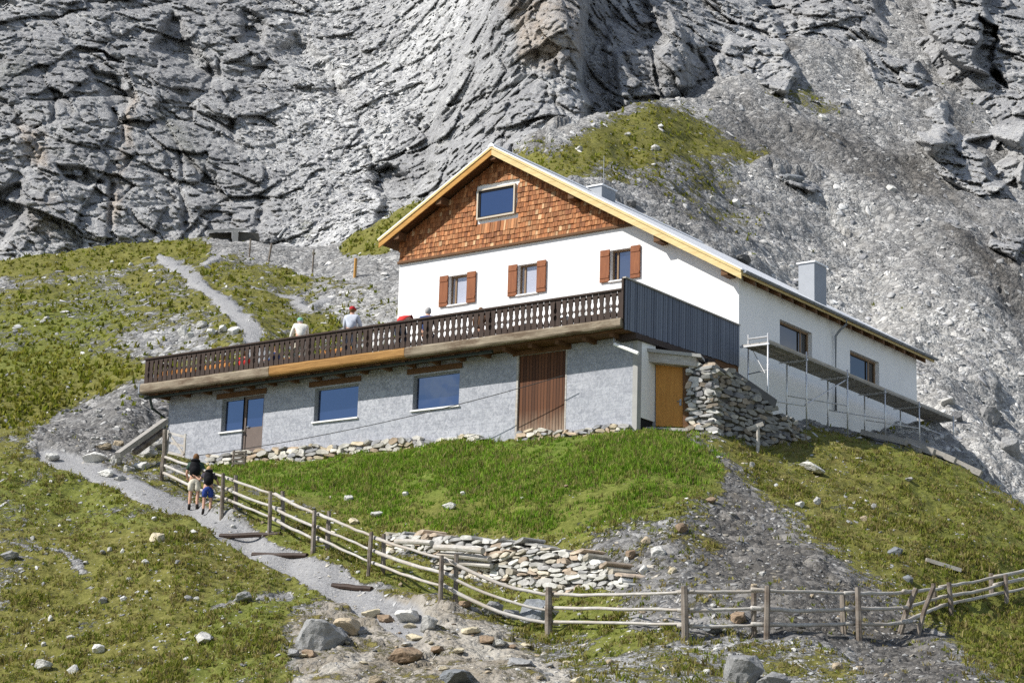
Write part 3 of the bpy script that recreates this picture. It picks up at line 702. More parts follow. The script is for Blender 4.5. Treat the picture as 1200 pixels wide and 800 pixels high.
# gable wall
gw = [(-12.351+.385, -12.351+1.215, 2.48, 3.56), (-9.303+.385, -9.303+1.215, 2.48, 3.56), (-5.424+.385, -5.424+1.215, 2.48, 3.56)]
m = MB(); holed_wall(m, -14.286, -3.7, -1.0, 4.40, GY, gw, .22)
m.add([(-3.7, GY, -1.0), (0, GY, -1.0), (0, GY, roof_z(0)-.28), (-3.7, GY, roof_z(-3.7)-.28)], [(0, 1, 2, 3)])
m.add([(-14.286, GY, -3), (-14.286, 20.211, -3), (-14.286, 20.211, roof_z(-14.286)-.25), (-14.286, GY, roof_z(-14.286)-.25)], [(0, 1, 2, 3)])
tri = [(-14.286, 4.40), (-3.7, 4.40), (-3.7, roof_z(-3.7)-.28), (AX, AZ-.28), (-14.286, roof_z(-14.286)-.28)]
m.add([(x, GY+.01, z) for x, z in tri], [(0, 1, 2, 3, 4)])
m.add([(x, 20.2, z) for x, z in [(-14.286, -3), (0, -3), (0, roof_z(0)-.28), (AX, AZ-.28), (-14.286, roof_z(-14.286)-.28)]], [(0, 1, 2, 3, 4)])
m.build('gable_wall', W_['plaster'], hut, fixn=False)
for i, (a, b, c, d) in enumerate(gw):
    o = window(a, b, c, d, GY, .2, W_['frame'], W_['glass'] if i == 2 else W_['curtain'], mull=(a+.2,), fw=.055, sill=W_['plaster'])
    for x0, x1 in ((a-.395, a-.01), (b+.01, b+.395)):
        sh = MB(); sh.box((x0, GY-.075, c-.03), (x1, GY-.028, d+.03))
        for zz in (c+.15, d-.15): sh.box((x0+.01, GY-.092, zz-.05), (x1-.01, GY-.077, zz+.05))
        sh.build('shutter', W_['shutter'], o, bevel=.006)
# shingled gable: every shingle is a tilted board with its own colour
sm = MB(); aw = (-10.729, -9.113, 5.49, 6.553)
z = 4.40; row = 0
while z < AZ-.3:
    x = -14.30+random.uniform(0, .1)
    while x < -3.6:
        w = random.uniform(.085, .155); x1 = x+w-.012
        top = min(roof_z(x), roof_z(x1))-.27
        if x1 < -3.72 or True:
            zt = min(z+.36, top)
            hit = x1 > aw[0]-.07 and x < aw[1]+.07 and zt > aw[2]-.07 and z < aw[3]+.07
            if zt-z > .06 and not hit:
                k = random.random(); b = random.uniform(.65, 1.18)
                c = (.34, .135, .05) if k < .55 else (.41, .19, .08) if k < .82 else (.25, .095, .038) if k < .95 else (.54, .34, .18)
                c = tuple(t*b for t in c); zb = z-.03+random.uniform(-.012, .012); o1 = .075+random.uniform(0, .018); o2 = o1-.055
                sm.hexa([(x, GY-o1, zb), (x1, GY-o1, zb), (x1, GY-.005, zb), (x, GY-.005, zb), (x, GY-o2, zt), (x1, GY-o2, zt), (x1, GY-.004, zt), (x, GY-.004, zt)], c)
        x += w
    z += .185; row += 1
shg = sm.build('shingle_gable', W_['shingle'], hut)
MB().box((-14.32, GY-.11, 4.31), (-3.75, GY-.005, 4.395)).build('shingle_rail', W_['brown'], hut)
a, b, c, d = aw
m = MB()
for q in ((a-.03, a+.03, c-.03, d+.03), (b-.03, b+.03, c-.03, d+.03), (a+.03, b-.03, c-.03, c+.03), (a+.03, b-.03, d-.03, d+.03)):
    m.box((q[0], GY-.13, q[2]), (q[1], GY-.012, q[3]))
o = m.build('attic_window', W_['framel'], hut)
MB().box((a+.02, GY-.06, c+.02), (b-.02, GY-.03, d-.02)).build('pane', W_['glass'], o)
m = MB()
for q in ((a+.031, a+.10, c+.031, d-.031), (b-.07, b-.031, c+.031, d-.031), (a+.101, b-.071, c+.031, c+.075), (a+.101, b-.071, d-.10, d-.031)): m.box((q[0], GY-.085, q[2]), (q[1], GY-.062, q[3]))
m.build('casement', W_['dark'], o)
# side wall with two long windows
sw = [(9.65, 11.95, .10, 1.15), (14.788, 17.087, .10, 1.15)]
m = MB(); holed_wall(m, GY, 20.211, -3.2, roof_z(0)-.28, 0.0, sw, .25, 'x')
m.build('side_wall', W_['plaster'], hut, fixn=False)
for a, b, c, d in sw:
    o = window(a, b, c, d, 0.0, .22, W_['frame'], W_['glassd'], 'x', fw=.07)
    MB().box((-.17, b-.62, c+.07), (-.14, b-.54, d-.07)).build('mullion', W_['frame'], o)
# roof
oh = .55; YB = 20.85
def rp(x, y, dz=0): return (x, y, roof_z(x)+dz)
m = MB(); XR, XL = .42, -14.84
Y0 = GY-oh
for xa, xb in ((XL, AX), (AX, XR)):
    vs = [rp(xa, Y0, -.20), rp(xb, Y0, -.20), rp(xb, YB, -.20), rp(xa, YB, -.20), rp(xa, Y0, -.03), rp(xb, Y0, -.03), rp(xb, YB, -.03), rp(xa, YB, -.03)]
    m.hexa(vs)
m.build('roof', W_['brown'], hut); roof = bpy.data.objects['roof']
m = MB()
for xa, xb in ((XL-.05, AX), (AX, XR+.05)):
    m.hexa([rp(xa, Y0-.07, -.026), rp(xb, Y0-.07, -.026), rp(xb, YB+.05, -.026), rp(xa, YB+.05, -.026), rp(xa, Y0-.07, .02), rp(xb, Y0-.07, .02), rp(xb, YB+.05, .02), rp(xa, YB+.05, .02)])
m.build('roof_sheet', W_['sheet'], roof)
MB().hexa([(AX-.16, Y0-.09, AZ-.045), (AX+.16, Y0-.09, AZ-.045), (AX+.16, YB, AZ-.045), (AX-.16, YB, AZ-.045), (AX-.03, Y0-.09, AZ+.085), (AX+.03, Y0-.09, AZ+.085), (AX+.03, YB, AZ+.085), (AX-.03, YB, AZ+.085)]).build('ridge_cap', W_['sheet'], roof)
for xa, xb, mat in ((XL, AX, 'larch'), (AX, XR, 'pine')):
    m = MB(); m.hexa([rp(xa, Y0-.045, -.345), rp(xb, Y0-.045, -.345), rp(xb, Y0-.003, -.345), rp(xa, Y0-.003, -.345), rp(xa, Y0-.045, -.03), rp(xb, Y0-.045, -.03), rp(xb, Y0-.003, -.03), rp(xa, Y0-.003, -.03)])
    o = m.build('barge_board', W_[mat], hut)
    m = MB(); m.hexa([rp(xa, Y0-.075, -.12), rp(xb, Y0-.075, -.12), rp(xb, Y0-.047, -.12), rp(xa, Y0-.047, -.12), rp(xa, Y0-.075, -.03), rp(xb, Y0-.075, -.03), rp(xb, Y0-.047, -.03), rp(xa, Y0-.047, -.03)])
    m.build('cover_strip', W_['pine'], o)
for x in (-2.87, -.257, AX, -14.1, -12.2, -6.4):
    zt = roof_z(x)-.21
    MB().box((x-.13, Y0+.03, zt-.30), (x+.13, GY-.004, zt)).build('purlin', W_['brown'], hut, bevel=.01)
for i in range(16):
    y = 7.25+i*.86
    MB().hexa([(.004, y-.07, roof_z(0)-.40), (XR-.04, y-.07, roof_z(XR)-.36), (XR-.04, y+.07, roof_z(XR)-.36), (.004, y+.07, roof_z(0)-.40), (.004, y-.07, roof_z(0)-.205), (XR-.04, y-.07, roof_z(XR)-.18), (XR-.04, y+.07, roof_z(XR)-.18), (.004, y+.07, roof_z(0)-.205)]).build('rafter', W_['brown'], hut)
MB().box((XR-.03, Y0, roof_z(XR)-.20), (XR+.02, YB, roof_z(XR)-.035)).build('eave_board', W_['pine'], hut)
gz = roof_z(XR)-.07
m = MB(); n = 9; vs = []; fs = []
for y in (Y0+.0, YB+.06):
    for k in range(n): t = math.pi*k/(n-1); vs.append((XR+.10-.075*math.cos(t), y, gz-.075*math.sin(t)))
fs = [(k, k+1, n+k+1, n+k) for k in range(n-1)]+[tuple(range(n)), tuple(range(2*n-1, n-1, -1))]
m.add(vs, fs); gut = m.build('gutter', W_['metal'], hut)
for i in range(23):
    y = Y0+.35+i*.62; MB().tube([(XR+.10-.082*math.cos(t), y, gz-.082*math.sin(t)) for t in np.linspace(0, math.pi, 7)], .012, 4).build('gutter_bracket', W_['metal'], gut)
dp = on_x(979, 400, .09); e = on_x(992, 372, XR+.1)
MB().tube([(XR+.10, e[1], gz-.06), (XR+.10, e[1], gz-.25), (.28, (e[1]+dp[1])/2, gz-.42), (.10, dp[1], gz-.62), (.09, dp[1], -1.3)], .045, 8).build('downpipe', W_['metal'], hut, smooth=True)
def chimney(px0, pxc, px1, py_top, y, capw=.06, hgt=1.4):
    c = on_y(pxc, py_top, y); l = on_y(px0, py_top, y); r = on_x(px1, py_top, c[0])
    m = MB().box((l[0], y, c[2]-hgt), (c[0], r[1], c[2])); o = m.build('chimney', W_['metal'], hut, bevel=.01)
    MB().box((l[0]-capw, y-capw, c[2]), (c[0]+capw, r[1]+capw, c[2]+.05)).build('chimney_cap', W_['sheet'], o)
    return c, o
chimney(935.5, 954.5, 968.5, 307, 14.3, .05, 2.2)
c, o = chimney(689, 705.5, 721.5, 217, 12.5, .05, 1.6)
MB().tube([(c[0]-.2, 12.9, c[2]), (c[0]-.2, 12.9, c[2]+1.3)], .012, 5).build('antenna', W_['metal'], o)
MB().tube([(c[0]-.35, 13.0, c[2]+.04), (c[0]-.35, 13.0, c[2]+.22)], .1, 8).build('flue', W_['darkpipe'], o)
# lower storey
kw = []
for tl, br in (((369.3, 455.5), (418.6, 488.5)), ((484.7, 440.5), (537.5, 474.5))):
    p, q = on_y(*tl, YW), on_y(*br, YW); kw.append((p[0], q[0], -2.80, -1.66))
aL, aM, aR = on_y(260, 480, YW)[0], on_y(285, 480, YW)[0], on_y(309, 480, YW)[0]
bL, bR = on_y(605, 450, YW)[0], on_y(664, 450, YW)[0]
wl, wr = on_y(196.5, 500, YW)[0], -.15
ZS = -1.285
holes = kw+[(aL, aM, -2.78, -1.62), (aM, aR, -3.62, -1.62), (bL, bR, -4.12, -1.45)]
m = MB(); holed_wall(m, wl, wr, -4.9, ZS, YW, holes, .2)
m.add([(wl, YW, -4.9), (wl, 6.8, -4.9), (wl, 6.8, ZS), (wl, YW, ZS)], [(0, 1, 2, 3)])
m.build('lower_wall', W_['trowel'], hut, fixn=False)
for a, b, c, d in kw: window(a, b, c, d, YW, .17, W_['block'], W_['glass'], fw=.05, sill=W_['white'])
window(aL, aM-.002, -2.78, -1.62, YW, .17, W_['block'], W_['glass'], fw=.06, sill=W_['white'])
m = MB()
for q in ((aM, aM+.1, -3.62, -1.62), (aR-.08, aR, -3.62, -1.62), (aM+.1, aR-.08, -1.72, -1.62)): m.box((q[0], YW+.06, q[2]), (q[1], YW+.17, q[3]))
o = m.build('glazed_door', W_['doorpanel'], hut)
MB().box((aM+.1, YW+.10, -2.70), (aR-.08, YW+.13, -1.72)).build('pane', W_['glass'], o)
MB().box((aM+.1, YW+.09, -3.62), (aR-.08, YW+.14, -2.70)).build('door_panel', W_['doorpanel'], o)
MB().tube([(aM+.15, YW+.05, -2.68), (aM+.26, YW+.05, -2.68)], .015, 6).build('handle', W_['metal'], o)
for a, b in ((aL, aR), (kw[0][0], kw[0][1]), (kw[1][0], kw[1][1])):
    MB().box((a-.25, YW-.04, -1.60), (b+.1, YW-.006, -1.42)).build('lintel', W_['brown'], hut)
m = MB().box((bL+.07, YW+.05, -4.12), (bR-.05, YW+.11, -1.45)); o = m.build('barn_door', W_['barn'], hut)
for q in ((bL, bL+.07), (bR-.05, bR)): MB().box((q[0], YW-.01, -4.12), (q[1], YW+.12, -1.45)).build('door_post', W_['greywood'], o)
MB().box((bL-.15, YW-.03, -1.445), (bR+.15, YW+.02, -1.29)).build('lintel', W_['brown'], hut)
MB().box((wr, YW-.02, -4.9), (wr+.17, YW+.2, ZS)).build('corner_post', W_['concrete'], hut)
MB().box((wr+.12, YW+.21, -3.78), (wr+.16, YW+1.0, ZS)).build('side_panel', W_['white'], hut)
MB().box((wr-.4, YW+.21, -4.9), (wr+.10, YW+1.5, -3.79)).build('recess_shade_block', W_['dark'], hut)  # solid black box standing in for the shade below the panel
# balcony: deck, front logs, railing
L = 20.05
m = MB()
m.box((-L, .16, -1.27), (-.01, GY-.01, -1.0)); m.box((-L, .16, -.995), (-.02, GY-.012, -.94)); m.build('terrace_deck', W_['brown'], hut)
x1, x2 = on_y(318, 440, 0)[0], on_y(477, 415, 0)[0]
def log(xa, xb, mat, h0, h1, name='edge_log'):
    n = 14; vs = []; fs = []; k = 10
    for i in range(n+1):
        x = xa+(xb-xa)*i/n; hh = (h0+(h1-h0)*i/n)
        for j in range(k):
            t = 2*math.pi*(j+.5)/k; cy, cz = math.cos(t), math.sin(t)
            sx = abs(cy)**.45*(1 if cy > 0 else -1); sz = abs(cz)**.45*(1 if cz > 0 else -1)
            vs.append((x, -.01+.15*sx+random.uniform(-.006, .006), -.925-hh/2+hh/2*sz+random.uniform(-.008, .008)))
    for i in range(n):
        for j in range(k): fs.append((i*k+j, i*k+(j+1) % k, (i+1)*k+(j+1) % k, (i+1)*k+j))
    fs += [tuple(range(k)), tuple(range(n*k, (n+1)*k))]
    return MB().add(vs, fs).build(name, mat, hut)
log(-L-.02, x1-.01, W_['greylog'], .36, .35); log(x1+.01, x2-.01, W_['newlog'], .34, .33); log(x2+.01, -.03, W_['greylog'], .34, .29)
MB().box((-L-.14, -.14, -1.30), (-L-.03, .5, -.93)).build('end_cap', W_['metal'], hut, bevel=.03)
MB().tube([(-L-.1, .2, -1.38), (-5, .2, -1.36)], .055, 8).build('terrace_gutter', W_['darkpipe'], hut)
MB().tube([(-L+.15, .2, -1.36), (-L+.2, .3, -1.75), (wl-.06, YW-.08, -2.05), (wl-.07, YW-.08, -3.6)], .05, 8).build('downpipe', W_['darkpipe'], hut)
for x in np.arange(-L+.5, -.5, 1.0):
    MB().box((x-.07, .17, -1.40), (x+.07, YW+.05, -1.273)).build('joist', W_['brown'], hut)
m = MB().box((-L, -.06, -.055), (-.03, .06, 0.0)); rail = m.build('railing', W_['brownd'], hut)
m = MB().box((-L, .024, -.20), (-.03, .05, -.13)); m.box((-L, .024, -.84), (-.03, .05, -.76)); m.build('cross_rail', W_['brownd'], rail)
prof = [(0, .098), (.10, .098), (.13, .078), (.30, .076), (.36, .058), (.43, .052), (.49, .062), (.535, .098), (.575, .098), (.62, .062), (.68, .054), (.74, .062), (.80, .092), (1, .098)]
N = 89; zt, zb_ = -.057, -.895
for i in range(N):
    x = -L+.12+(L-.26)*i/(N-1); ww = random.uniform(.94, 1.04)
    ol = [(x-w*ww, -.012, zt+(zb_-zt)*f) for f, w in prof]+[(x+w*ww, -.012, zt+(zb_-zt)*f) for f, w in reversed(prof)]
    MB().prism(ol, (0, .034, 0)).build('baluster', W_['brownd'], rail)
for i in range(9):
    x = -L+.05+(L-.12)*i/8
    MB().box((x-.055, .052, -.93), (x+.055, .15, -.06)).build('railing_post', W_['brownd'], rail)
m = MB()
for i in range(26):
    y = .12+i*.225; m.box((-L-.015, y-.085, -.895), (-L+.02, y+.085, -.057))
m.box((-L-.05, .07, -.055), (-L+.05, 5.9, -.002)); m.build('end_railing', W_['brownd'], hut)
# grey plank screen closing the right end, blue skylit shade put into its colour
m = MB(); ys = np.arange(.0, GY-.02, .135)
for k, y in enumerate(ys):
    y1 = min(y+.128, GY-.03); zb0 = -1.26+.22*y/GY+random.uniform(-.015, .015); p = random.uniform(0, .012)
    m.hexa([(-.0, y, zb0), (.035+p, y, zb0), (.035+p, y1, zb0), (0, y1, zb0), (0, y, .30), (.035+p, y, .30), (.035+p, y1, .30), (0, y1, .30)])
o = m.build('plank_screen', W_['screen'], hut)
MB().box((-.03, -.06, .302), (.09, GY-.03, .345)).build('top_rail', W_['greywood'], o)
MB().box((-.075, -.05, -1.0), (-.005, .06, .335)).build('screen_post', W_['brownd'], o)
m = MB(); m.hexa([(-.6, .5, -1.45), (.12, .5, -1.45), (.12, 5.2, -1.35), (-.6, 5.2, -1.35), (-.6, .5, -1.275), (.12, .5, -1.275), (.12, 5.2, -1.15), (-.6, 5.2, -1.27)]); m.build('end_beam', W_['brownd'], hut)
s0, s1 = on_y(720, 403, .35), on_y(748, 414, .35)
sp = MB().tube([s0, s1], .055, 8).build('drain_spout', W_['white'], hut)
MB().tube([s0+np.array([0, 0, .02]), s0+np.array([-.06, 0, .35])], .02, 5).build('hanger', W_['metal'], sp)
# little porch with the orange door, right of the corner
A = np.array([.06, 1.55]); dv = np.array([1.566, .6]); dv /= np.linalg.norm(dv); nv = np.array([-dv[1], dv[0]])   # nv points into the porch
def on_p(px, py, off=0.0):
    o = np.r_[A+nv*off, 0]; nn = np.r_[nv, 0]; r = ray(px, py); return CAM+r*(((o-CAM)@nn)/(r@nn))
def slab(pxs, off, th, name, mat, parent=hut, bevel=0):
    fr = [on_p(x, y, off) for x, y in pxs]
    return MB().prism(fr, np.r_[nv*th, 0]).build(name, mat, parent, bevel=bevel)
slab([(753.5, 423), (815.5, 429.5), (816, 417), (753.5, 411)], -.12, .45, 'porch_lintel', W_['greywood'], bevel=.01)
slab([(752, 411), (822, 418.5), (821, 414.5), (752, 407)], -.2, 1.6, 'porch_roof', W_['concrete'])
slab([(756.5, 503), (768.2, 503), (768.2, 425), (756.5, 423)], .25, .2, 'porch_wall', W_['block'])
d_ = slab([(768.5, 499), (800, 500), (800, 428), (768.5, 425)], .22, .06, 'porch_door', W_['orange'])
h_ = on_p(797, 470, .19)
MB().tube([h_, h_+np.array([-.1, -.02, 0])], .015, 6).build('handle', W_['metal'], d_); MB().obox(h_+np.array([0, .02, -.03]), np.r_[dv*.03, 0], np.r_[nv*.01, 0], (0, 0, .1)).build('lock_plate', W_['metal'], d_)
slab([(800.2, 500.5), (808, 501), (808, 429), (800.2, 428)], .12, .18, 'door_frame', W_['brown'])
slab([(756, 503.5), (806, 505), (806, 501.5), (756, 500)], -.1, .3, 'door_sill', W_['greywood'])
slab([(740, 505), (830, 507), (830, 420), (740, 415)], .5, .1, 'porch_shade_back', W_['dark'])  # black sheet standing in for the shade behind the porch front
for o in list(bpy.data.objects):
    if o.parent == hut and o.name.startswith('barge_board') and 'larch' in o.data.materials[0].name: o['label'] = 'orange barge board'

# ------------------------------------------------------------------ dry stone walls: courses of separate irregular stones
STONES = [(.44, .42, .38), (.52, .50, .46), (.36, .35, .34), (.60, .57, .50), (.48, .41, .30), (.42, .33, .24), (.30, .30, .31)]
def drystone(name, base, tops, parent=None, thick=.45, mats=STONES, rowh=.15, leng=(.2, .55), fill=True, part='stone'):
    """base: 3-D points left to right as seen from the front; tops: top z at each of them"""
    base = [np.array(b, float) for b in base]; seg = [0]
    for i in range(1, len(base)): seg.append(seg[-1]+np.linalg.norm((base[i]-base[i-1])[:2]))
    Ltot = seg[-1]
    def ptn(u):
        u = min(max(u, 0), Ltot); i = min(max(np.searchsorted(seg, u)-1, 0), len(base)-2); f = (u-seg[i])/(seg[i+1]-seg[i])
        b = base[i]*(1-f)+base[i+1]*f; d = (base[i+1]-base[i])[:2]; d = d/np.linalg.norm(d); return b, tops[i]*(1-f)+tops[i+1]*f, d
    m = MB(); zmin = min(b[2] for b in base)-.12; zmax = max(tops); z = zmin
    while z < zmax:
        hh = rowh*random.uniform(.7, 1.35); u = -random.uniform(0, .2)
        while u < Ltot:
            w = random.uniform(*leng); b, t, d = ptn(u+w/2)
            if z+hh*.4 < t and z+hh > b[2]-.25:
                n = np.array([d[1], -d[0]]); pr = random.uniform(-.035, .06); c = random.choice(mats); br = random.uniform(.72, 1.2); c = tuple(q*br for q in c)
                vs = []; j = lambda s=.022: random.uniform(-s, s)
                tl = random.uniform(-.09, .09); zj = random.uniform(-.3, .3)*hh; hh_ = hh*random.uniform(.75, 1.35)
                for f in (0, 1):           # back, front
                    for (du, dz) in ((.03, .1), (.3, -.02), (.72, .0), (.97, .16), (1.02, .55), (.88, .9), (.5, 1.04), (.14, .94), (-.02, .5)):
                        uu = (du-.5)*(w-.02)+j(); off = pr+j(.015) if f else -thick
                        ins = 1 if not f else .93
                        xy = b[:2]+d*uu*ins+n*off
                        vs.append((xy[0], xy[1], z+.5*hh+zj+(dz-.5)*(hh_-.012)*(ins if f else 1)+j(.02)+tl*(du-.5)))
                k = 9
                m.add(vs, [tuple(range(k-1, -1, -1)), tuple(range(k, 2*k))]+[(i, (i+1) % k, k+(i+1) % k, k+i) for i in range(k)], c)
            u += w
        z += hh
    o = m.build(name, W_['stone'], parent)
    if fill:
        m = MB(); k = 24
        for i in range(k):
            (b0, t0, d0), (b1, t1, d1) = ptn(Ltot*i/k), ptn(Ltot*(i+1)/k); n = np.array([d0[1], -d0[0]]); n1 = np.array([d1[1], -d1[0]])
            if t0-.08 < b0[2]-.3 or t1-.08 < b1[2]-.3: continue
            f0, f1 = b0[:2]-n*.09, b1[:2]-n1*.09; g0, g1 = b0[:2]-n*(thick-.02), b1[:2]-n1*(thick-.02)
            m.hexa([(*f0, b0[2]-.3), (*f1, b1[2]-.3), (*g1, b1[2]-.3), (*g0, b0[2]-.3), (*f0, t0-.08), (*f1, t1-.08), (*g1, t1-.08), (*g0, t0-.08)])
        m.build('rubble_core', W_['plinth'], o)
    return o
fp = [np.r_[on_y(px, 500, YW-.22)[:1], YW-.22, 0] for px in (245, 330, 420, 500, 560)]
for p in fp: p[2] = ground(p[0], p[1])[0]
drystone('stone_footing', fp, [on_y(px, py, YW-.22)[2] for px, py in ((245, 532), (330, 524), (420, 517), (500, 512), (560, 509))], hut, .2, rowh=.13, leng=(.2, .6), fill=False)
fp = [np.r_[on_y(px, 500, YW-.2)[:1], YW-.2, 0] for px in (606, 680, 733)]
for p in fp: p[2] = ground(p[0], p[1])[0]
drystone('stone_footing', fp, [on_y(px, py, YW-.2)[2] for px, py in ((606, 506), (680, 500), (733, 497))], hut, .18, rowh=.12, leng=(.15, .45), fill=False)
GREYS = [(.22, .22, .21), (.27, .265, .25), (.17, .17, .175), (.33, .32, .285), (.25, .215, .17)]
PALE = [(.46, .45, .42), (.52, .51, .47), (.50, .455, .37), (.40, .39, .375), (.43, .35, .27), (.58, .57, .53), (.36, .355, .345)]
# pier beside the porch door, pale lit face, then the flank with shade put into greyer tints
p0, p1 = on_p(806, 503, -.05), on_p(835, 506, -.12)
p2 = at(872, 516); p3 = at(908, 518)
p2 = np.array([p1[0]+.25, p1[1]+1.5, 0]); p3 = np.array([p1[0]+.5, p1[1]+2.9, 0])
for p in (p0, p1, p2, p3): p[2] = ground(p[0], p[1])[0]-.05
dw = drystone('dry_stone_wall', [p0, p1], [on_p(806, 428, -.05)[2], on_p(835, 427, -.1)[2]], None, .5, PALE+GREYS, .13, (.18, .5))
tag(dw, 'pale dry stone pier and shade tinted flank beside the orange porch door', 'stone wall')
def z_at(px, py, p): # height on the vertical line through p that shows at picture row py
    r0 = ray(px, py); k = np.linalg.norm((p-CAM)[:2])/np.linalg.norm(r0[:2]); return CAM[2]+k*r0[2]
def px_of(p): return float(project(p[None])[0][0])
tops = [z_at(px_of(p1), 424, p1), z_at(px_of(p2), 444, p2), z_at(px_of(p3), 478, p3)]
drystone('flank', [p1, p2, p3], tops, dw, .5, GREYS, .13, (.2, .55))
p4 = at(893, 521); p5 = at(922, 521); p6 = at(948, 517)
dh = drystone('dry_stone_wall', [p4, p5, p6], [z_at(893, 490, p4), z_at(920, 484, p5), z_at(948, 512, p6)], None, .8, GREYS, .13, (.18, .5))
tag(dh, 'low grey heap of dry stone walling under the scaffold', 'stone wall')
b0, b1 = np.array([p1[0]-.15, p1[1]+1.2, 0]), np.array([p3[0]-.1, p3[1]+.1, 0])
b0[2] = z_at(px_of(b0), 438, b0); b1[2] = z_at(px_of(b1), 474, b1)
tag(MB().bar(b0, b1, .3, .30).build('timber_beam', W_['darkc'], bevel=.02), 'dark sloping beam lying on top of the shaded stone flank', 'beam')
# low retaining wall below the bank
rb = [at(452, 652), at(525, 674), at(600, 690), at(700, 690), at(735, 690)]
rt = [z_at(452, 624, rb[0]), z_at(525, 628, rb[1]), z_at(600, 634, rb[2]), z_at(700, 652, rb[3]), z_at(735, 682, rb[4])]
rw = drystone('dry_stone_wall', rb, rt, None, .7, PALE, .105, (.16, .62))
tag(rw, 'low pale dry stone retaining wall across the foot of the green bank', 'stone wall')
for (xa, ya, xb, yb, rr) in ((464, 634, 506, 636, .075), (510, 641, 566, 645, .085), (514, 650, 574, 655, .08), (522, 659, 576, 663, .065)):
    k = 58.0 if xa > 500 else 59.6
    q0, q1 = P(xa, ya, k), P(xb, yb, k-1.6)
    MB().tube([q0, (q0+q1)/2+np.array([0, 0, .02]), q1], rr, 8, .08).build('log', W_['greywood'], rw)
# ------------------------------------------------------------------ scaffold along the side wall
outs = [(900, 482), (945, 500), (993, 497), (1037, 499), (1077, 511), (1117, 541)]
topo = [390, 412, 433, 455, 470, 487]
ins_ = [(877, 440), (922, 492), (970, 499), (1013, 500), (1055, 502), (1095, 526)]
topi = [392, 423, 443, 463, 480, 498]
sc_ = thing('scaffold', 'galvanised tube scaffold with plank walkway along the white side wall', 'scaffold', gp(1.1, 13))
ox, ix = 1.6, .62
oy = [on_x(px, t, ox) for (px, _), t in zip(outs, topo)]; iy = [on_x(px, t, ix) for (px, _), t in zip(ins_, topi)]
for k, (p, x) in enumerate([(q, ox) for q in oy]+[(q, ix) for q in iy]):
    zb = min(ground(x, p[1])[0]-.05, -1.5)
    MB().tube([(x, p[1], zb), (x, p[1], p[2])], .028, 8).build('standard', W_['tube'], sc_, smooth=True)
ZD = -.62
for i in range(6):
    y0 = oy[i][1]; y1 = oy[i+1][1] if i < 5 else y0+.6
    MB().box((ix-.02, y0-.03, ZD-.06), (ox+.04, y0+.03, ZD-.005)).build('ledger', W_['tube'], sc_)
    if i < 5:
        m = MB()
        for a in (ix, ix+.33, ix+.66): m.box((a+.01, y0+.02, ZD), (a+.31, y1+.06, ZD+.045))
        for yy in np.arange(y0+.6, y1, 1.2): m.box((ix+.02, yy-.02, ZD-.03), (ox-.02, yy+.02, ZD-.002))
        m.build('deck', W_['deck'], sc_)
        MB().box((ox-.03, y0+.01, ZD+.046), (ox+.0, y1, ZD+.12)).build('toe_board', W_['greywood'], sc_)
MB().tube([(ix, iy[0][1], -.30), (ox, oy[0][1], -.42)], .035, 8).build('end_rail', W_['tube'], sc_)
MB().tube([(ix, iy[0][1], -1.45), (ox, oy[0][1], -1.5)], .02, 8).build('end_rail', W_['tube'], sc_)
MB().tube([(ox-.05, oy[1][1], -2.15), (ox-.05, oy[2][1], -.75)], .024, 8).build('brace', W_['tube'], sc_)
MB().tube([(ix+.1, iy[0][1]+.1, -.65), (ox-.1, oy[0][1], -1.6)], .012, 6).build('brace', W_['tube'], sc_)
for i, zz in ((1, -2.2), (2, -1.65), (3, -1.6), (4, -1.45), (5, -1.6)):
    MB().tube([(ix, iy[i-1][1]+.0, zz-.02), (ox, oy[i][1], zz)], .02, 6).build('brace', W_['tube'], sc_)
MB().tube([(ox, oy[4][1], -1.35), (ox, oy[5][1], -1.35)], .02, 6).build('brace', W_['tube'], sc_)

# ------------------------------------------------------------------ the fence
fence = thing('wooden_fence', 'weathered three rail wooden fence following the path and crossing the slope below the hut', 'fence', at(645, 742))
posts = [(191, 563, 533, 0), (268, 598, 557, 1), (324, 622, 576, 1), (375, 646, 598, 1), (440, 674, 625, 1), (525, 702, 651, 1), (645, 742, 691, 0), (805, 748, 687, 0), (891, 748, 687, 1), (998, 746, 691, 1), (1062, 743, 688, 1), (1106, 720, 685, 1), (1171, 703, 671, 1), (1236, 688, 656, 1)]
fd = [71, 65.5, 62.5, 60, 57.5, 55, 51.5, 47.5, 47.8, 49, 50.5, 52.5, 55.5, 58]
base = []; heights = []
for (px, pb, pt, dbl), d in zip(posts, fd):
    b = at(px, pb); base.append(b); d = (b-CAM)@FWD; heights.append((pb-pt)/F*d*1.03)
ALONG = []
for i in range(len(base)):
    a = base[min(i+1, len(base)-1)]-base[max(i-1, 0)]; a = a[:2]/np.linalg.norm(a[:2]); ALONG.append(a)
fr = random.Random(5)
def post(p, h, lean, r):
    q = [p+np.array([0, 0, -.25]), p+np.array([lean[0]*.5, lean[1]*.5, h*.5]), p+np.array([lean[0], lean[1], h])]
    MB().tube(q, [r*1.05, r, r*.9], 7, .10).build('post', W_['post'], fence)
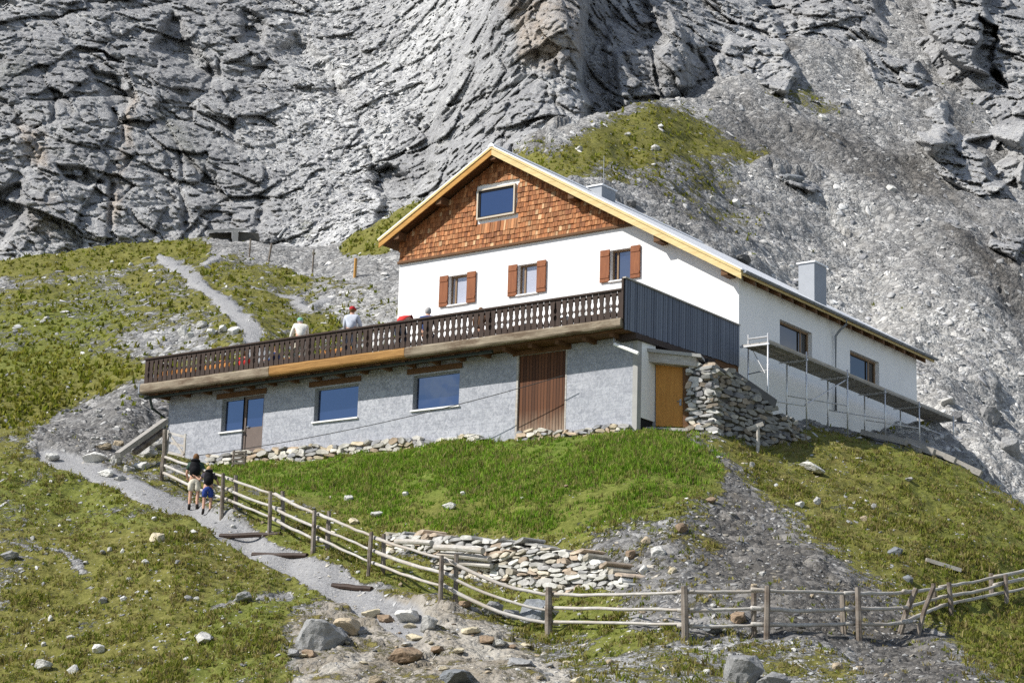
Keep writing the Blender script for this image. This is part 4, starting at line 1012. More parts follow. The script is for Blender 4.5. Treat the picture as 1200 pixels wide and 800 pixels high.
for i, (px, pb, pt, dbl) in enumerate(posts):
    a = ALONG[i]; n = np.array([a[1], -a[0]]); n = n if n@(CAM[:2]-base[i][:2]) > 0 else -n      # towards the viewer
    ln = np.array([fr.uniform(-.06, .06), fr.uniform(-.06, .06)])
    if i == 10: ln = LT*.45
    r = .085 if not dbl else .065
    for s in ((1, -1) if dbl else (1,)):
        p = base[i].copy(); p[:2] += n*(.115 if s > 0 else -.115)+LT*(.04 if s > 0 else -.04) if not dbl else n*s*.115+LT*(-.09 if s > 0 else .09)*(1 if i < 8 else -1)
        p[2] = min(ground(p[0], p[1])[0], base[i][2]+.05)
        post(p, heights[i]*fr.uniform(.96, 1.03)+(base[i][2]-p[2]), ln+np.array([fr.uniform(-.03, .03), fr.uniform(-.03, .03)]), r*fr.uniform(.92, 1.1))
for i in range(len(base)-1):
    for f in (.88, .57, .27):
        z0, z1 = heights[i]*f, heights[i+1]*f
        p, q = base[i]+np.array([0, 0, z0]), base[i+1]+np.array([0, 0, z1]); ext = .22
        dirn = (q-p)/np.linalg.norm(q-p); j = fr.uniform(-.03, .03)
        if i == 9: p = p+np.array([0, 0, 0])
        p = p-dirn*ext+np.array([0, 0, fr.uniform(-.03, .03)]); q = q+dirn*ext+np.array([0, 0, fr.uniform(-.03, .03)])
        sag = .17 if i == 5 else fr.uniform(.0, .06)
        pts = [p+(q-p)*t+np.array([fr.uniform(-.012, .012), fr.uniform(-.012, .012), -sag*4*t*(1-t)+fr.uniform(-.012, .012)]) for t in np.linspace(0, 1, 9)]
        r = fr.uniform(.038, .05)
        MB().tube(pts, [r*1.08-.012*k/8 for k in range(9)], 7, .08).build('rail', W_['greywood'], fence, smooth=True)
# the little gate against the wall
g0, g1 = P(195, 531, 74.2), P(216, 536, 73.6)
gate = thing('field_gate', 'small grey wooden gate with a diagonal brace leaning open near the wall corner', 'gate', (g0+g1)/2)
vv = np.array([0, 0, 1.])
for a, b in (((193.5, 505), (193.5, 545)),):
    p, q = P(193.5, 503, 74.2), P(192, 548, 74.2); MB().tube([q, p], .075, 7, .08).build('post', W_['post'], gate)
def gq(u, v): return g0+(g1-g0)*u+vv*v
for v in (.05, .38, .70): MB().bar(gq(0, v), gq(1, v), .03, .085).build('rail', W_['greywood'], gate)
for u in (.03, .97): MB().bar(gq(u, 0), gq(u, .80), .035, .09, (g1-g0)).build('stile', W_['greywood'], gate)
MB().bar(gq(.05, .68)+np.array([.03, -.03, 0]), gq(.95, .1)+np.array([.03, -.03, 0]), .03, .08).build('brace', W_['greywood'], gate)

# ------------------------------------------------------------------ path steps, sign post, poles, wire, beams, planks
def put_log(name, pa, pb, r, label, cat, mat='post', lift=.0, group=None, sq=False):
    a, b = at(*pa), at(*pb); a[2] += lift; b[2] += lift
    m = MB()
    if sq: m.bar(a, b, r*2, r*1.4)
    else: m.tube([a+(b-a)*t+np.array([0, 0, random.uniform(-.01, .01)]) for t in np.linspace(0, 1, 6)], r, 8, .08)
    return tag(m.build(name, W_[mat]), label, cat, group)
put_log('log_step', (258, 628), (329, 627), .075, 'upper timber step lying across the gravel path', 'step', 'brownd', .01)  # dark wood on all steps puts the riser faces' shade into the colour
put_log('log_step', (296, 650), (360, 651), .075, 'lower timber step lying across the gravel path', 'step', 'brownd', .01)
put_log('log_step', (390, 686), (436, 689), .075, 'short rough timber step at the foot of the gravel path', 'step', 'brownd', .01)
b = at(888, 527)
sp_ = thing('sign_post', 'small weathered wooden sign post with a tilted board below the stone flank', 'sign post', b)
d = (b-CAM)@FWD; hh = 30/F*d
MB().tube([b-np.array([0, 0, .2]), b+np.array([0, 0, hh])], .055, 7, .06).build('post', W_['greywood'], sp_)
c = b+np.array([0, 0, hh]); MB().bar(c-np.r_[LT*.32, .12], c+np.r_[LT*.16, .08], .05, .13).build('board', W_['greywood'], sp_)
for k, (px, pt, pb, r, lab) in enumerate([(292, 279, 301, .05, 'thin marker pole nearest the flat roofed stone shelter'), (314, 284, 306, .06, 'leaning marker pole on the scree, second from the stone shelter'), (366, 292, 319, .05, 'slim marker pole in the middle of the pale scree'), (415.5, 302, 325, .08, 'thick brown marker pole closest to the hut roof')]):
    b = at(px, pb); h = (pb-pt)/F*((b-CAM)@FWD); ln = .15 if k == 1 else .02
    tag(MB().tube([b-np.array([0, 0, .3]), b+np.r_[LT*ln, h]], r, 7, .05).build('marker_pole', W_['post' if k < 3 else 'larch']), lab, 'pole', 'marker poles on the scree')
w0, w1 = P(228, 534, 74), on_y(660, 440, .35)
tag(MB().tube([w0+(w1-w0)*t+np.array([0, 0, -.25*4*t*(1-t)]) for t in np.linspace(0, 1, 14)], .013, 5).build('overhead_cable', W_['cable']), 'thin black cable slung across the grey lower wall', 'cable')
tag(MB().bar(P(138, 533, 73), P(194, 493, 76.4), .2, .18).build('timber_beam', W_['deck']), 'dark timber beam leaning up to the left wall corner', 'beam')
tag(MB().bar(P(158, 530, 74.0), P(193, 504, 76.2), .2, .16).build('timber_beam', W_['post']), 'shorter grey beam beneath the dark leaning beam', 'beam')
# small flat roofed shelter at the top of the meadow
b = at(262, 281, 100, 150); kd = (b-CAM)@FWD
sh = thing('stone_shelter', 'tiny flat roofed stone shelter at the top of the meadow under the cliff', 'shelter', b)
def sq(px, py, dd_=0): return P(px, py, kd+dd_)
MB().prism([sq(243, 272.5), sq(289, 270.5), sq(289, 267.5), sq(243, 269.5)], ray(270, 270)*4).build('roof_slab', W_['concrete'], sh)
MB().prism([sq(272, 284), sq(279, 284), sq(279, 271), sq(272, 271.5)], ray(270, 270)*.6).build('pier', W_['concrete'], sh)
MB().prism([sq(279.4, 286, .3), sq(305, 286, .3), sq(303, 273, .3), (sq(279.4, 271.5, .3))], ray(270, 270)*2.5).build('opening_shade_block', W_['plinth'], sh)  # solid dark block standing in for the shaded opening
MB().prism([sq(245, 284, .9), sq(271.6, 284, .9), sq(271.6, 272, .9), sq(245, 273, .9)], ray(270, 270)*2.0).build('side_wall', W_['plinth'], sh)  # dark colour stands for the shade beneath the slab
pl = [((1043, 495), (1095, 538), .14, 'long squared timber dumped along the crest by the scaffold foot'), ((1052, 486), (1078, 508), .10, 'short timber propped on end at the scaffold foot'), ((1085, 530), (1150, 569), .13, 'outermost timber of the heap running down the right crest'), ((1010, 497), (1062, 503), .11, 'flat plank end by the wall foot, uppermost of the heap'), ((1062, 520), (1120, 552), .12, 'middle timber of the heap on the right crest')]
for (pa, pb, r, lab) in pl:
    a, b = P(*pa, 75.2), P(*pb, 74.2); 
    for q in (a, b): q[2] = ground(q[0], q[1])[0]+r*1.2
    tag(MB().bar(a, b, r*2, r*1.6).build('timber_beam', W_['deck']), lab, 'timber', 'timbers heaped on the right crest')
put_log('plank', (1085, 660), (1126, 671), .07, 'grey plank lying alone in the turf above the right fence', 'plank', 'greywood', .07, None, True)
# pallet leaning on the footing
b = at(279, 547); pa_ = thing('pallet', 'small dark slatted pallet leaning on the stone footing behind the hikers', 'pallet', b)
for k in range(4): MB().bar(b+np.r_[-LT*.22, .12+.13*k]+np.r_[HD*(.05*k), 0], b+np.r_[LT*.22, .15+.13*k]+np.r_[HD*(.05*k), 0], .02, .07).build('slat', W_['post'], pa_)
for s in (-.2, .2): MB().bar(b+np.r_[LT*s, 0]+np.r_[HD*.04, 0], b+np.r_[LT*s, .6]+np.r_[HD*.24, 0], .05, .06, (1, 0, 0)).build('batten', W_['post'], pa_)

# ------------------------------------------------------------------ people
SKIN = m_plain('skin', (.52, .30, .21), .55, 0, .06)
def cloth(name, c): return m_plain(name, c, .85, 0, .22, 6, .1)
CL = dict(black=cloth('black_cloth', (.03, .032, .036)), green=cloth('dark_green_cloth', (.045, .075, .06)), pack=cloth('charcoal_pack', (.012, .012, .014)), dusk=cloth('dusky_top', (.06, .055, .07)), khaki=cloth('pale_khaki_cloth', (.60, .56, .46)), navy=cloth('navy_cloth', (.03, .05, .14)), blue=cloth('blue_shorts', (.03, .055, .22)), white=cloth('white_shirt', (.72, .70, .63)), grey=cloth('pale_grey_shirt', (.50, .53, .60)), red=cloth('red_cloth', (.62, .05, .045)), teal=cloth('green_cap', (.20, .42, .32)), cap=cloth('red_cap', (.38, .03, .035)), orange=cloth('orange_cloth', (.60, .20, .05)), dkblue=cloth('blue_jacket', (.04, .075, .20)), jeans=cloth('dark_trousers', (.04, .05, .075)), hairb=cloth('brown_hair', (.16, .085, .04)), hairg=cloth('grey_hair', (.38, .37, .36)), hairl=cloth('fair_hair', (.42, .28, .14)), boot=cloth('dark_boots', (.035, .03, .028)), brownc=cloth('brown_cloth', (.13, .07, .04)))
DG = bpy.context.evaluated_depsgraph_get
def skin(nodes, edges, root=0, sub=1):
    """nodes: (x,y,z,r[,r2]); returns verts, faces of one continuous skinned surface"""
    me = bpy.data.meshes.new('tmp'); me.from_pydata([n[:3] for n in nodes], edges, [])
    o = bpy.data.objects.new('tmp', me); COL.objects.link(o)
    o.modifiers.new('s', 'SKIN'); 
    for i, n in enumerate(nodes):
        sv = me.skin_vertices[0].data[i]; sv.radius = (n[3], n[4] if len(n) > 4 else n[3]); sv.use_root = (i == root)
    sd = o.modifiers.new('d', 'SUBSURF'); sd.levels = sub
    ev = o.evaluated_get(DG()); em = ev.to_mesh()
    v = [tuple(q.co) for q in em.vertices]; f = [tuple(p.vertices) for p in em.polygons]; ev.to_mesh_clear()
    bpy.data.objects.remove(o); bpy.data.meshes.remove(me)
    return v, f
def ellipsoid(c, r, n=12, cut=None):
    vs = []; fs = []
    for i in range(n+1):
        t = math.pi*i/n
        for j in range(n):
            p = 2*math.pi*j/n; vs.append((c[0]+r[0]*math.sin(t)*math.cos(p), c[1]+r[1]*math.sin(t)*math.sin(p), c[2]+r[2]*math.cos(t)))
    for i in range(n):
        for j in range(n): fs.append((i*n+j, i*n+(j+1) % n, (i+1)*n+(j+1) % n, (i+1)*n+j))
    if cut is not None: fs = [f for f in fs if max(vs[k][2] for k in f) > cut]
    return vs, fs
def person(loc, face, H, label, legs, arms, spine, wear, group=None):
    """local frame: y is where the figure faces, x its right-hand side, z up; joints given for a height of 1.75 m.
    legs: two lists (knee, ankle, toe); arms: two lists (elbow, wrist, fingertip); spine: pelvis, waist, chest, neck, head"""
    k = H/1.75; R = Matrix.Rotation(face, 3, 'Z')
    t = thing('person', label, 'person', loc, group)
    def W(vs): return [Vector(loc)+R@(Vector(v)*k) for v in vs]
    pel, wai, che, nec, hea = [np.array(q, float) for q in spine]
    up = (nec-che)/np.linalg.norm(nec-che)
    nodes = [(*pel, .155, .115), (*wai, .145, .105), (*che, .165, .115), (*nec, .058, .06), (*(nec*.35+hea*.65), .075, .085), (*hea, .078, .092), (*(hea+(hea-nec)*.45), .055, .07)]
    edges = [(0, 1), (1, 2), (2, 3), (3, 4), (4, 5), (5, 6)]
    LS, AS = [], []
    for s, lg in zip((-1, 1), legs):
        hip = pel+np.array([s*.095, 0, -.06]); kn, an, to = [np.array(q, float) for q in lg]
        i = len(nodes); nodes += [(*hip, .095), (*(hip*.45+kn*.55), .078), (*kn, .058), (*(kn*.6+an*.4), .056), (*an, .038), (*(an*.3+to*.7), .04, .034), (*to, .028)]
        edges += [(0, i), (i, i+1), (i+1, i+2), (i+2, i+3), (i+3, i+4), (i+4, i+5), (i+5, i+6)]; LS.append((hip, kn, an, to))
    hv = []
    for s, ar in zip((-1, 1), arms):
        sh_ = che+np.array([s*.185, 0, .06]); el, wr_, ft = [np.array(q, float) for q in ar]
        i = len(nodes); hd = (ft-wr_)/np.linalg.norm(ft-wr_)
        nodes += [(*sh_, .062), (*el, .042), (*(el*.5+wr_*.5), .036), (*wr_, .026), (*(wr_+hd*.075), .038, .018)]
        edges += [(2, i), (i, i+1), (i+1, i+2), (i+2, i+3), (i+3, i+4)]; AS.append((sh_, el, wr_))
        sd = np.cross(hd, [0, 0, 1.]); sd = sd/np.linalg.norm(sd) if np.linalg.norm(sd) > .2 else np.array([0, 1., 0]); nn = np.cross(sd, hd)
        for q, (o_, ln) in enumerate(((-.030, .078), (-.010, .088), (.010, .082), (.030, .064))):
            b0 = wr_+hd*.06+sd*o_; hv.append([b0, wr_+hd*.10+sd*o_*1.15, wr_+hd*(.10+ln*.5)+sd*o_*1.2-nn*.012, wr_+hd*(.10+ln*.85)+sd*o_*1.2-nn*.035])
        b0 = wr_+hd*.03-sd*.02; hv.append([b0, b0-sd*.03+hd*.025-nn*.01, b0-sd*.045+hd*.055-nn*.02])
    v, f = skin(nodes, edges)
    mb = MB().add(W(v), f)
    for ch in hv:
        tb = MB().tube(ch, [.011, .010, .009, .007][:len(ch)], 6); mb.add(W(tb.v), tb.f)
    fw = np.array([0, 1., 0])
    for c, r in ((hea+fw*.098-up*.01, (.014, .022, .022)), (hea+np.array([-.082, 0, -.01]), (.012, .022, .032)), (hea+np.array([.082, 0, -.01]), (.012, .022, .032)), (hea+np.array([-.033, .083, .012]), (.013, .01, .009)), (hea+np.array([.033, .083, .012]), (.013, .01, .009)), (hea+np.array([0, .086, -.055]), (.026, .01, .007))):
        e = ellipsoid(c, r, 8); mb.add(W(e[0]), e[1])
    me_o = mb.build('body', SKIN, t, smooth=True)
    def garment(name, nodes, edges, mat):
        v, f = skin(nodes, edges); return MB().add(W(v), f).build(name, CL[mat], t, smooth=True)
    if 'shirt' in wear:
        mat, full = wear['shirt']; g = .022
        nd = [(*(pel+(wai-pel)*.1), .158+g, .122+g), (*wai, .15+g, .112+g), (*che, .172+g, .122+g), (*(che+(nec-che)*.75), .08+g, .075+g)]; ed = [(0, 1), (1, 2), (2, 3)]
        for (sh_, el, wr_) in AS:
            i = len(nd); nd += [(*sh_, .068+g), (*(sh_*.35+el*.65), .054+g)]+([(*el, .046+g), (*(el*.15+wr_*.85), .034+g)] if full else [])
            ed += [(2, i), (i, i+1)]+([(i+1, i+2), (i+2, i+3)] if full else [])
        garment('shirt', nd, ed, mat)
    if 'shorts' in wear:
        mat, full = wear['shorts']; g = .024
        nd = [(*(pel+(wai-pel)*.55), .152+g, .112+g), (*pel, .16+g, .122+g)]; ed = [(0, 1)]
        for (hip, kn, an, to) in LS:
            i = len(nd); nd += [(*hip, .10+g), (*(hip*.15+kn*.85), .082+g)]+([(*kn, .064+g), (*(kn*.1+an*.9), .05+g)] if full else []); ed += [(1, i), (i, i+1)]+([(i+1, i+2), (i+2, i+3)] if full else [])
        garment('trousers' if full else 'shorts', nd, ed, mat)
    if 'boots' in wear:
        for (hip, kn, an, to) in LS:
            garment('boot', [(*(kn*.3+an*.7), .052), (*an, .055), (*(an*.3+to*.7), .052, .046), (*to, .042)], [(0, 1), (1, 2), (2, 3)], wear['boots'])
    if 'hair' in wear:
        e = ellipsoid(hea+np.array([0, -.018, .028]), (.096, .104, .118), 14, None); MB().add(W(e[0]), e[1]).build('hair', CL[wear['hair']], t, smooth=True)
    if 'cap' in wear:
        e = ellipsoid(hea+np.array([0, -.01, .05]), (.103, .118, .10), 14, hea[2]+.04); m = MB().add(W(e[0]), e[1])
        br = [hea+np.array(q) for q in ((-.09, .07, .065), (.09, .07, .065), (.07, .19, .045), (-.07, .19, .045))]
        tb = MB().prism(br, (0, 0, .014)); m.add(W(tb.v), tb.f); m.build('cap', CL[wear['cap']], t, smooth=True)
    if 'pack' in wear:
        c = (che+wai)/2+np.array([0, -.235, .03]); m = MB()
        e = ellipsoid(c, (.17, .12, .27), 14); m.add(W(e[0]), e[1]); e = ellipsoid(c+np.array([0, -.09, -.07]), (.12, .06, .13), 12); m.add(W(e[0]), e[1])
        e = ellipsoid(c+np.array([0, 0, .24]), (.14, .12, .06), 12); m.add(W(e[0]), e[1])
        pk = m.build('backpack', CL[wear['pack']], t, smooth=True)
        m = MB()
        for s in (-1, 1):
            tb = MB().tube([che+np.array([s*.10, -.15, .12]), che+np.array([s*.11, .0, .20]), che+np.array([s*.12, .15, .08]), wai+np.array([s*.15, .10, .0]), wai+np.array([s*.13, -.14, -.02])], .022, 6); m.add(W(tb.v), tb.f)
        m.build('strap', CL['boot'], pk)
    return t
STAND = [((-.11, .03, .50), (-.12, -.01, .09), (-.14, .17, .03)), ((.11, .02, .50), (.12, -.03, .09), (.14, .15, .03))]
SP = [(0, 0, .97), (0, .0, 1.12), (0, .01, 1.36), (0, .015, 1.50), (0, .035, 1.625)]
heading = -YAW                               # a figure with its back to the camera
loc = at(226, 598)
person(loc, heading+.05, 68/F*((loc-CAM)@FWD)*.985, 'taller hiker on the path in dark top, pale khaki shorts and black backpack', STAND,
       [((-.27, .05, 1.13), (-.24, .26, 1.02), (-.22, .42, 1.0)), ((.30, .12, 1.16), (.32, .34, 1.06), (.33, .50, 1.02))], SP, dict(shirt=('green', False), shorts=('khaki', False), boots='boot', hair='hairb', pack='pack'))
loc = at(242, 602)
person(loc, heading+.15, 60/F*((loc-CAM)@FWD), 'shorter hiker in navy shorts with a dark backpack leaning on the fence rail', STAND,
       [((-.30, .14, 1.20), (-.42, .20, 1.30), (-.50, .25, 1.38)), ((.32, .14, 1.16), (.36, .36, 1.08), (.38, .52, 1.04))],
       [(0, -.03, .95), (.0, .0, 1.09), (.0, .08, 1.32), (.0, .13, 1.45), (.0, .17, 1.565)], dict(shirt=('dusk', False), shorts=('blue', False), boots='boot', hair='hairl', pack='pack'))
FL = -.94
def terr(px, y): x = on_y(px, 400, y)[0]; return (x, y, FL)
ARMS_REST = [((-.27, .10, 1.13), (-.20, .33, 1.06), (-.14, .48, 1.06)), ((.27, .10, 1.13), (.20, .33, 1.06), (.14, .48, 1.06))]
person(terr(411, .5), .35, 1.84, 'person in a pale grey shirt and red cap standing at the balcony rail', STAND, ARMS_REST, SP, dict(shirt=('grey', True), shorts=('jeans', True), boots='boot', hair='hairb', cap='cap'))
LEAN = [(0, -.06, .95), (0, .0, 1.10), (0, .09, 1.32), (0, .17, 1.44), (0, .24, 1.555)]
person(terr(352, .5), .9, 1.84, 'person in a cream shirt and green cap bending forward on the balcony', STAND, [((-.26, .28, 1.06), (-.20, .42, .9), (-.16, .5, .78)), ((.26, .28, 1.06), (.20, .42, .9), (.16, .5, .78))], LEAN, dict(shirt=('white', True), shorts=('khaki', True), boots='boot', hair='hairg', cap='teal'))
SITL = [((-.12, .42, .47), (-.12, .40, .08), (-.13, .57, .03)), ((.12, .42, .47), (.12, .40, .08), (.13, .57, .03))]
SITS = [(0, 0, .52), (0, -.01, .68), (0, .0, .93), (0, .02, 1.07), (0, .05, 1.19)]
SITA = [((-.26, .14, .72), (-.16, .36, .74), (-.10, .50, .76)), ((.26, .14, .72), (.16, .36, .74), (.10, .50, .76))]
def chair(loc, rz, label, group='white plastic chairs on the balcony'):
    t = thing('plastic_chair', label, 'chair', loc, group); R = Matrix.Rotation(rz, 3, 'Z')
    def W(m): m.v = [tuple(Vector(loc)+R@Vector(v)) for v in m.v]; return m
    W(MB().box((-.23, -.22, .42), (.23, .24, .455))).build('seat', W_['plastic'], t, bevel=.01)
    m = MB()
    for i in range(5): m.box((-.20+.085*i, -.25, .46), (-.14+.085*i, -.225, .82))
    m.box((-.23, -.255, .82), (.23, -.22, .88)); W(m).build('backrest', W_['plastic'], t)
    for sx in (-.2, .2):
        for sy in (-.2, .2): W(MB().bar((sx, sy, 0), (sx*.95, sy, .42), .04, .04, (1, 0, 0))).build('leg', W_['plastic'], t)
        W(MB().bar((sx*1.15, -.24, .64), (sx*1.15, .2, .62), .05, .03)).build('armrest', W_['plastic'], t)
    return t
def table(loc, rz, lx, mat, label, group=None):
    t = thing('table', label, 'table', loc, group); R = Matrix.Rotation(rz, 3, 'Z')
    def W(m): m.v = [tuple(Vector(loc)+R@Vector(v)) for v in m.v]; return m
    W(MB().box((-lx/2, -.38, .70), (lx/2, .38, .74))).build('tabletop', W_[mat], t)
    for sx in (-1, 1):
        for sy in (-.3, .3): W(MB().box((sx*(lx/2-.1)-.03, sy-.03, 0), (sx*(lx/2-.1)+.03, sy+.03, .70))).build('leg', W_[mat], t)
    return t
def bench(loc, rz, lx, label):
    t = thing('bench', label, 'bench', loc, 'wooden benches on the balcony'); R = Matrix.Rotation(rz, 3, 'Z')
    def W(m): m.v = [tuple(Vector(loc)+R@Vector(v)) for v in m.v]; return m
    W(MB().box((-lx/2, -.17, .42), (lx/2, .17, .46))).build('seat', W_['benchw'], t)
    W(MB().box((-lx/2, .17, .62), (lx/2, .20, .80))).build('backrest', W_['benchw'], t)
    for sx in (-1, 1): W(MB().box((sx*(lx/2-.15)-.03, -.15, 0), (sx*(lx/2-.15)+.03, .19, .62))).build('leg', W_['benchw'], t)
for px, y, lab in ((205, 1.2, 'orange wooden bench at the far left end of the balcony'), (248, 1.2, 'orange wooden bench second from the left balcony end'), (392, 1.4, 'orange wooden bench near the person in the red cap')): bench(terr(px, y), 0, 1.5, lab)
for px, y, lx, mat, lab in ((228, 2.0, 1.6, 'benchw', 'orange wooden table at the left end of the balcony'), (345, 2.0, 1.5, 'benchw', 'orange wooden table behind the person in the green cap'), (525, 2.2, 1.3, 'brown', 'brown table between the navy jacket and the hidden diner'), (600, 2.0, 1.2, 'brown', 'brown table in the middle of the right balcony half'), (690, 2.0, 1.2, 'brown', 'brown table closest to the blue plank screen')): table(terr(px, y), 0, lx, mat, lab)
for px, y, rz, lab in ((447, 1.0, .2, 'white plastic chair left of the red jacket behind the balusters'), (463, 1.1, -.4, 'white plastic chair right under the red jacket'), (540, 1.0, .1, 'white plastic chair right of the navy jacket behind the balusters'), (588, .9, 2.8, 'white plastic chair left of the middle balcony table'), (622, .8, .3, 'white plastic chair right of the middle balcony table'), (664, .7, 3.0, 'white plastic chair, second from the blue screen'), (685, .8, .2, 'white plastic chair under the right hand gable window'), (715, .8, -.3, 'white plastic chair closest to the blue plank screen')): chair(terr(px, y), rz, lab)
person(terr(470, .5), .2, 1.78, 'person in a bright red jacket bending forward behind the balcony rail', STAND, [((-.26, .42, .95), (-.20, .50, .75), (-.16, .52, .62)), ((.26, .42, .95), (.20, .50, .75), (.16, .52, .62))], [(0, -.12, .96), (0, -.02, 1.09), (0, .22, 1.18), (0, .36, 1.17), (0, .48, 1.12)], dict(shirt=('red', True), shorts=('jeans', True), boots='boot', hair='red'))
person(terr(500, .6), .4, 1.93, 'grey haired person in a navy jacket sitting with back to the rail', SITL, SITA, SITS, dict(shirt=('dkblue', True), shorts=('jeans', True), boots='boot', hair='hairg'))
person(terr(562, .8), .3, 1.66, 'person whose dark hair just clears the balcony rail near the middle window', SITL, SITA, SITS, dict(shirt=('brownc', True), shorts=('jeans', True), boots='boot', hair='hairb'))
for px, c, lab in ((287, 'red', 'seated person in red seen through the balusters on the left'), (262, 'orange', 'seated person in orange seen through the balusters on the left'), (325, 'navy', 'seated person in navy seen through the balusters by the orange table'), (236, 'brownc', 'seated person in brown nearest the left balcony end')):
    person(terr(px, 1.5), random.uniform(-2, 2), 1.52, lab, SITL, SITA, SITS, dict(shirt=(c, True), shorts=('jeans', True), boots='boot', hair='hairb'))
# ------------------------------------------------------------------ boulders and stones
def boulder_material():
    t = NT('boulder_rock'); p = t.pos(obj=True); pw = t.pos()
    oi = t.n('ObjectInfo')
    n1 = t.noise(p, 1.6, 8, .7); n2 = t.noise(pw, 6, 6, .7, .4); n3 = t.noise(pw, 2.2, 5, .65)
    s = t.math('ADD', t.math('MULTIPLY', n1, .5), t.math('MULTIPLY', n2, .5))
    k = t.ramp(s, [(.3, .45), (.48, .85), (.6, 1.05), (.72, 1.3)])
    col = t.mix(1.0, oi.outputs['Color'], k, 'MULTIPLY')
    col = t.mix(t.ramp(n3, [(.58, 0), (.72, .55)]), col, (.10, .10, .06))
    t.principled(col, .9, normal=t.bump(s, .8, .12), spec=.15); return t.m
M_BOULDER = boulder_material()
def rock_data(seed, sub=3, flat=1.0, cuts=15):
    rg = np.random.default_rng(seed); bm = bmesh.new(); bmesh.ops.create_icosphere(bm, subdivisions=sub, radius=1)
    V = np.array([v.co for v in bm.verts])
    for i in range(cuts):
        n = rg.normal(size=3); n[2] *= .8; n /= np.linalg.norm(n); o = rg.uniform(.52, .86); V -= n*np.maximum(0, V@n-o)[:, None]
    if sub > 1:
        V *= (1+.10*fbm(V*1.5+seed*7.3, 3, ridged=True)+.05*fbm(V*6+seed, 2))[:, None]
    V /= np.abs(V).max(0)
    for v, c in zip(bm.verts, V): v.co = c
    me = bpy.data.meshes.new('boulder'); bm.to_mesh(me); bm.free(); me.materials.append(M_BOULDER)
    return me
ROCKS = [rock_data(i+1, 4) for i in range(14)]
TONE = dict(white=(.66, .65, .61), pale=(.50, .49, .46), grey=(.30, .30, .295), dark=(.17, .17, .17), tan=(.46, .38, .27), brown=(.30, .22, .15), cream=(.60, .53, .38), slate=(.23, .245, .26))
rr_ = random.Random(11)
def boulder(px, py, w, h, tone, label, group=None, name='boulder', sink=.25, lo=30, hi=175, flatd=None, roll=0):
    """px, py: middle of the stone in the picture; w, h its size there"""
    b = at(px, py+h*.35, lo, hi); d = (b-CAM)@FWD; m = d/F
    o = bpy.data.objects.new(name, rr_.choice(ROCKS)); COL.objects.link(o)
    sx = w*m/2; sz = h*m/2*1.1; sy = (sx+sz)/2*rr_.uniform(.8, 1.2) if flatd is None else flatd
    o.scale = (sx, sy, sz)
    nrm = rr_.uniform(-.12, .12)
    o.rotation_euler = (rr_.uniform(-.15, .15), rr_.uniform(-.15, .15), -YAW*-1+rr_.uniform(-.25, .25)+(math.pi if rr_.random() < .5 else 0))
    if roll: o.rotation_euler = (Matrix.Rotation(roll, 3, Vector([float(q) for q in FWD]))@Matrix.Rotation(o.rotation_euler.z, 3, 'Z')).to_euler()
    o.location = b+np.array([0, 0, sz*(1-sink*2)*.6]); c = TONE[tone]; k = rr_.uniform(.88, 1.12); o.color = (c[0]*k, c[1]*k, c[2]*k, 1)
    return tag(o, label, 'rock', group)
B = boulder
# rocky ground in front
B(372, 742, 84, 46, 'grey', 'large rounded grey boulder at the left of the rocky ground in front')
B(410, 733, 54, 22, 'tan', 'tan block leaning on the large rounded grey boulder')
B(345, 764, 22, 12, 'grey', 'small grey stone at the foot of the large rounded boulder')
B(362, 764, 30, 11, 'brown', 'rusty brown stone under the large grey boulder')
B(400, 742, 22, 16, 'dark', 'dark block in the shade right of the large grey boulder')
B(436, 716, 48, 12, 'cream', 'pale ledge stone at the end of the gravel path')
B(452, 724, 26, 12, 'brown', 'brown mossy block left of the whitish boulder')
B(480, 720, 58, 18, 'white', 'whitish long boulder below the path end')
B(502, 728, 24, 22, 'pale', 'upright pale stone at the right end of the whitish boulder')
B(488, 745, 40, 10, 'cream', 'cream flat slab below the whitish boulder')
B(472, 762, 64, 22, 'brown', 'brown ragged rock hump in the middle of the rocky ground')
B(514, 760, 34, 11, 'brown', 'small brown rock right of the ragged hump')
B(585, 752, 38, 9, 'pale', 'pale step like slab in the trodden ground')
B(612, 775, 62, 11, 'grey', 'long grey slab edge lying in the trodden ground')
B(550, 738, 30, 9, 'cream', 'cream flat slab beside the trodden path')
B(535, 792, 96, 18, 'slate', 'dark grey outcrop at the bottom middle edge')
B(440, 795, 34, 12, 'tan', 'tan flat stone at the bottom edge under the ragged hump')
B(575, 712, 26, 22, 'grey', 'grey boulder behind the lowest rail, leftmost of three')
B(600, 718, 20, 20, 'grey', 'middle grey boulder of three behind the lowest rail')
B(630, 714, 44, 34, 'slate', 'big slate grey boulder beside the single thick fence post')
B(545, 706, 30, 9, 'brown', 'flat brown stone at the base of the fourth fence pair')
B(868, 780, 90, 46, 'grey', 'broad grey outcrop with moss at the bottom right')
B(905, 795, 50, 26, 'grey', 'grey boulder at the bottom edge right of the broad outcrop')
B(834, 736, 30, 12, 'slate', 'slate block under the lowest rail right of the middle post')
B(866, 722, 30, 16, 'brown', 'brownish stone against the lowest rail near the middle posts')
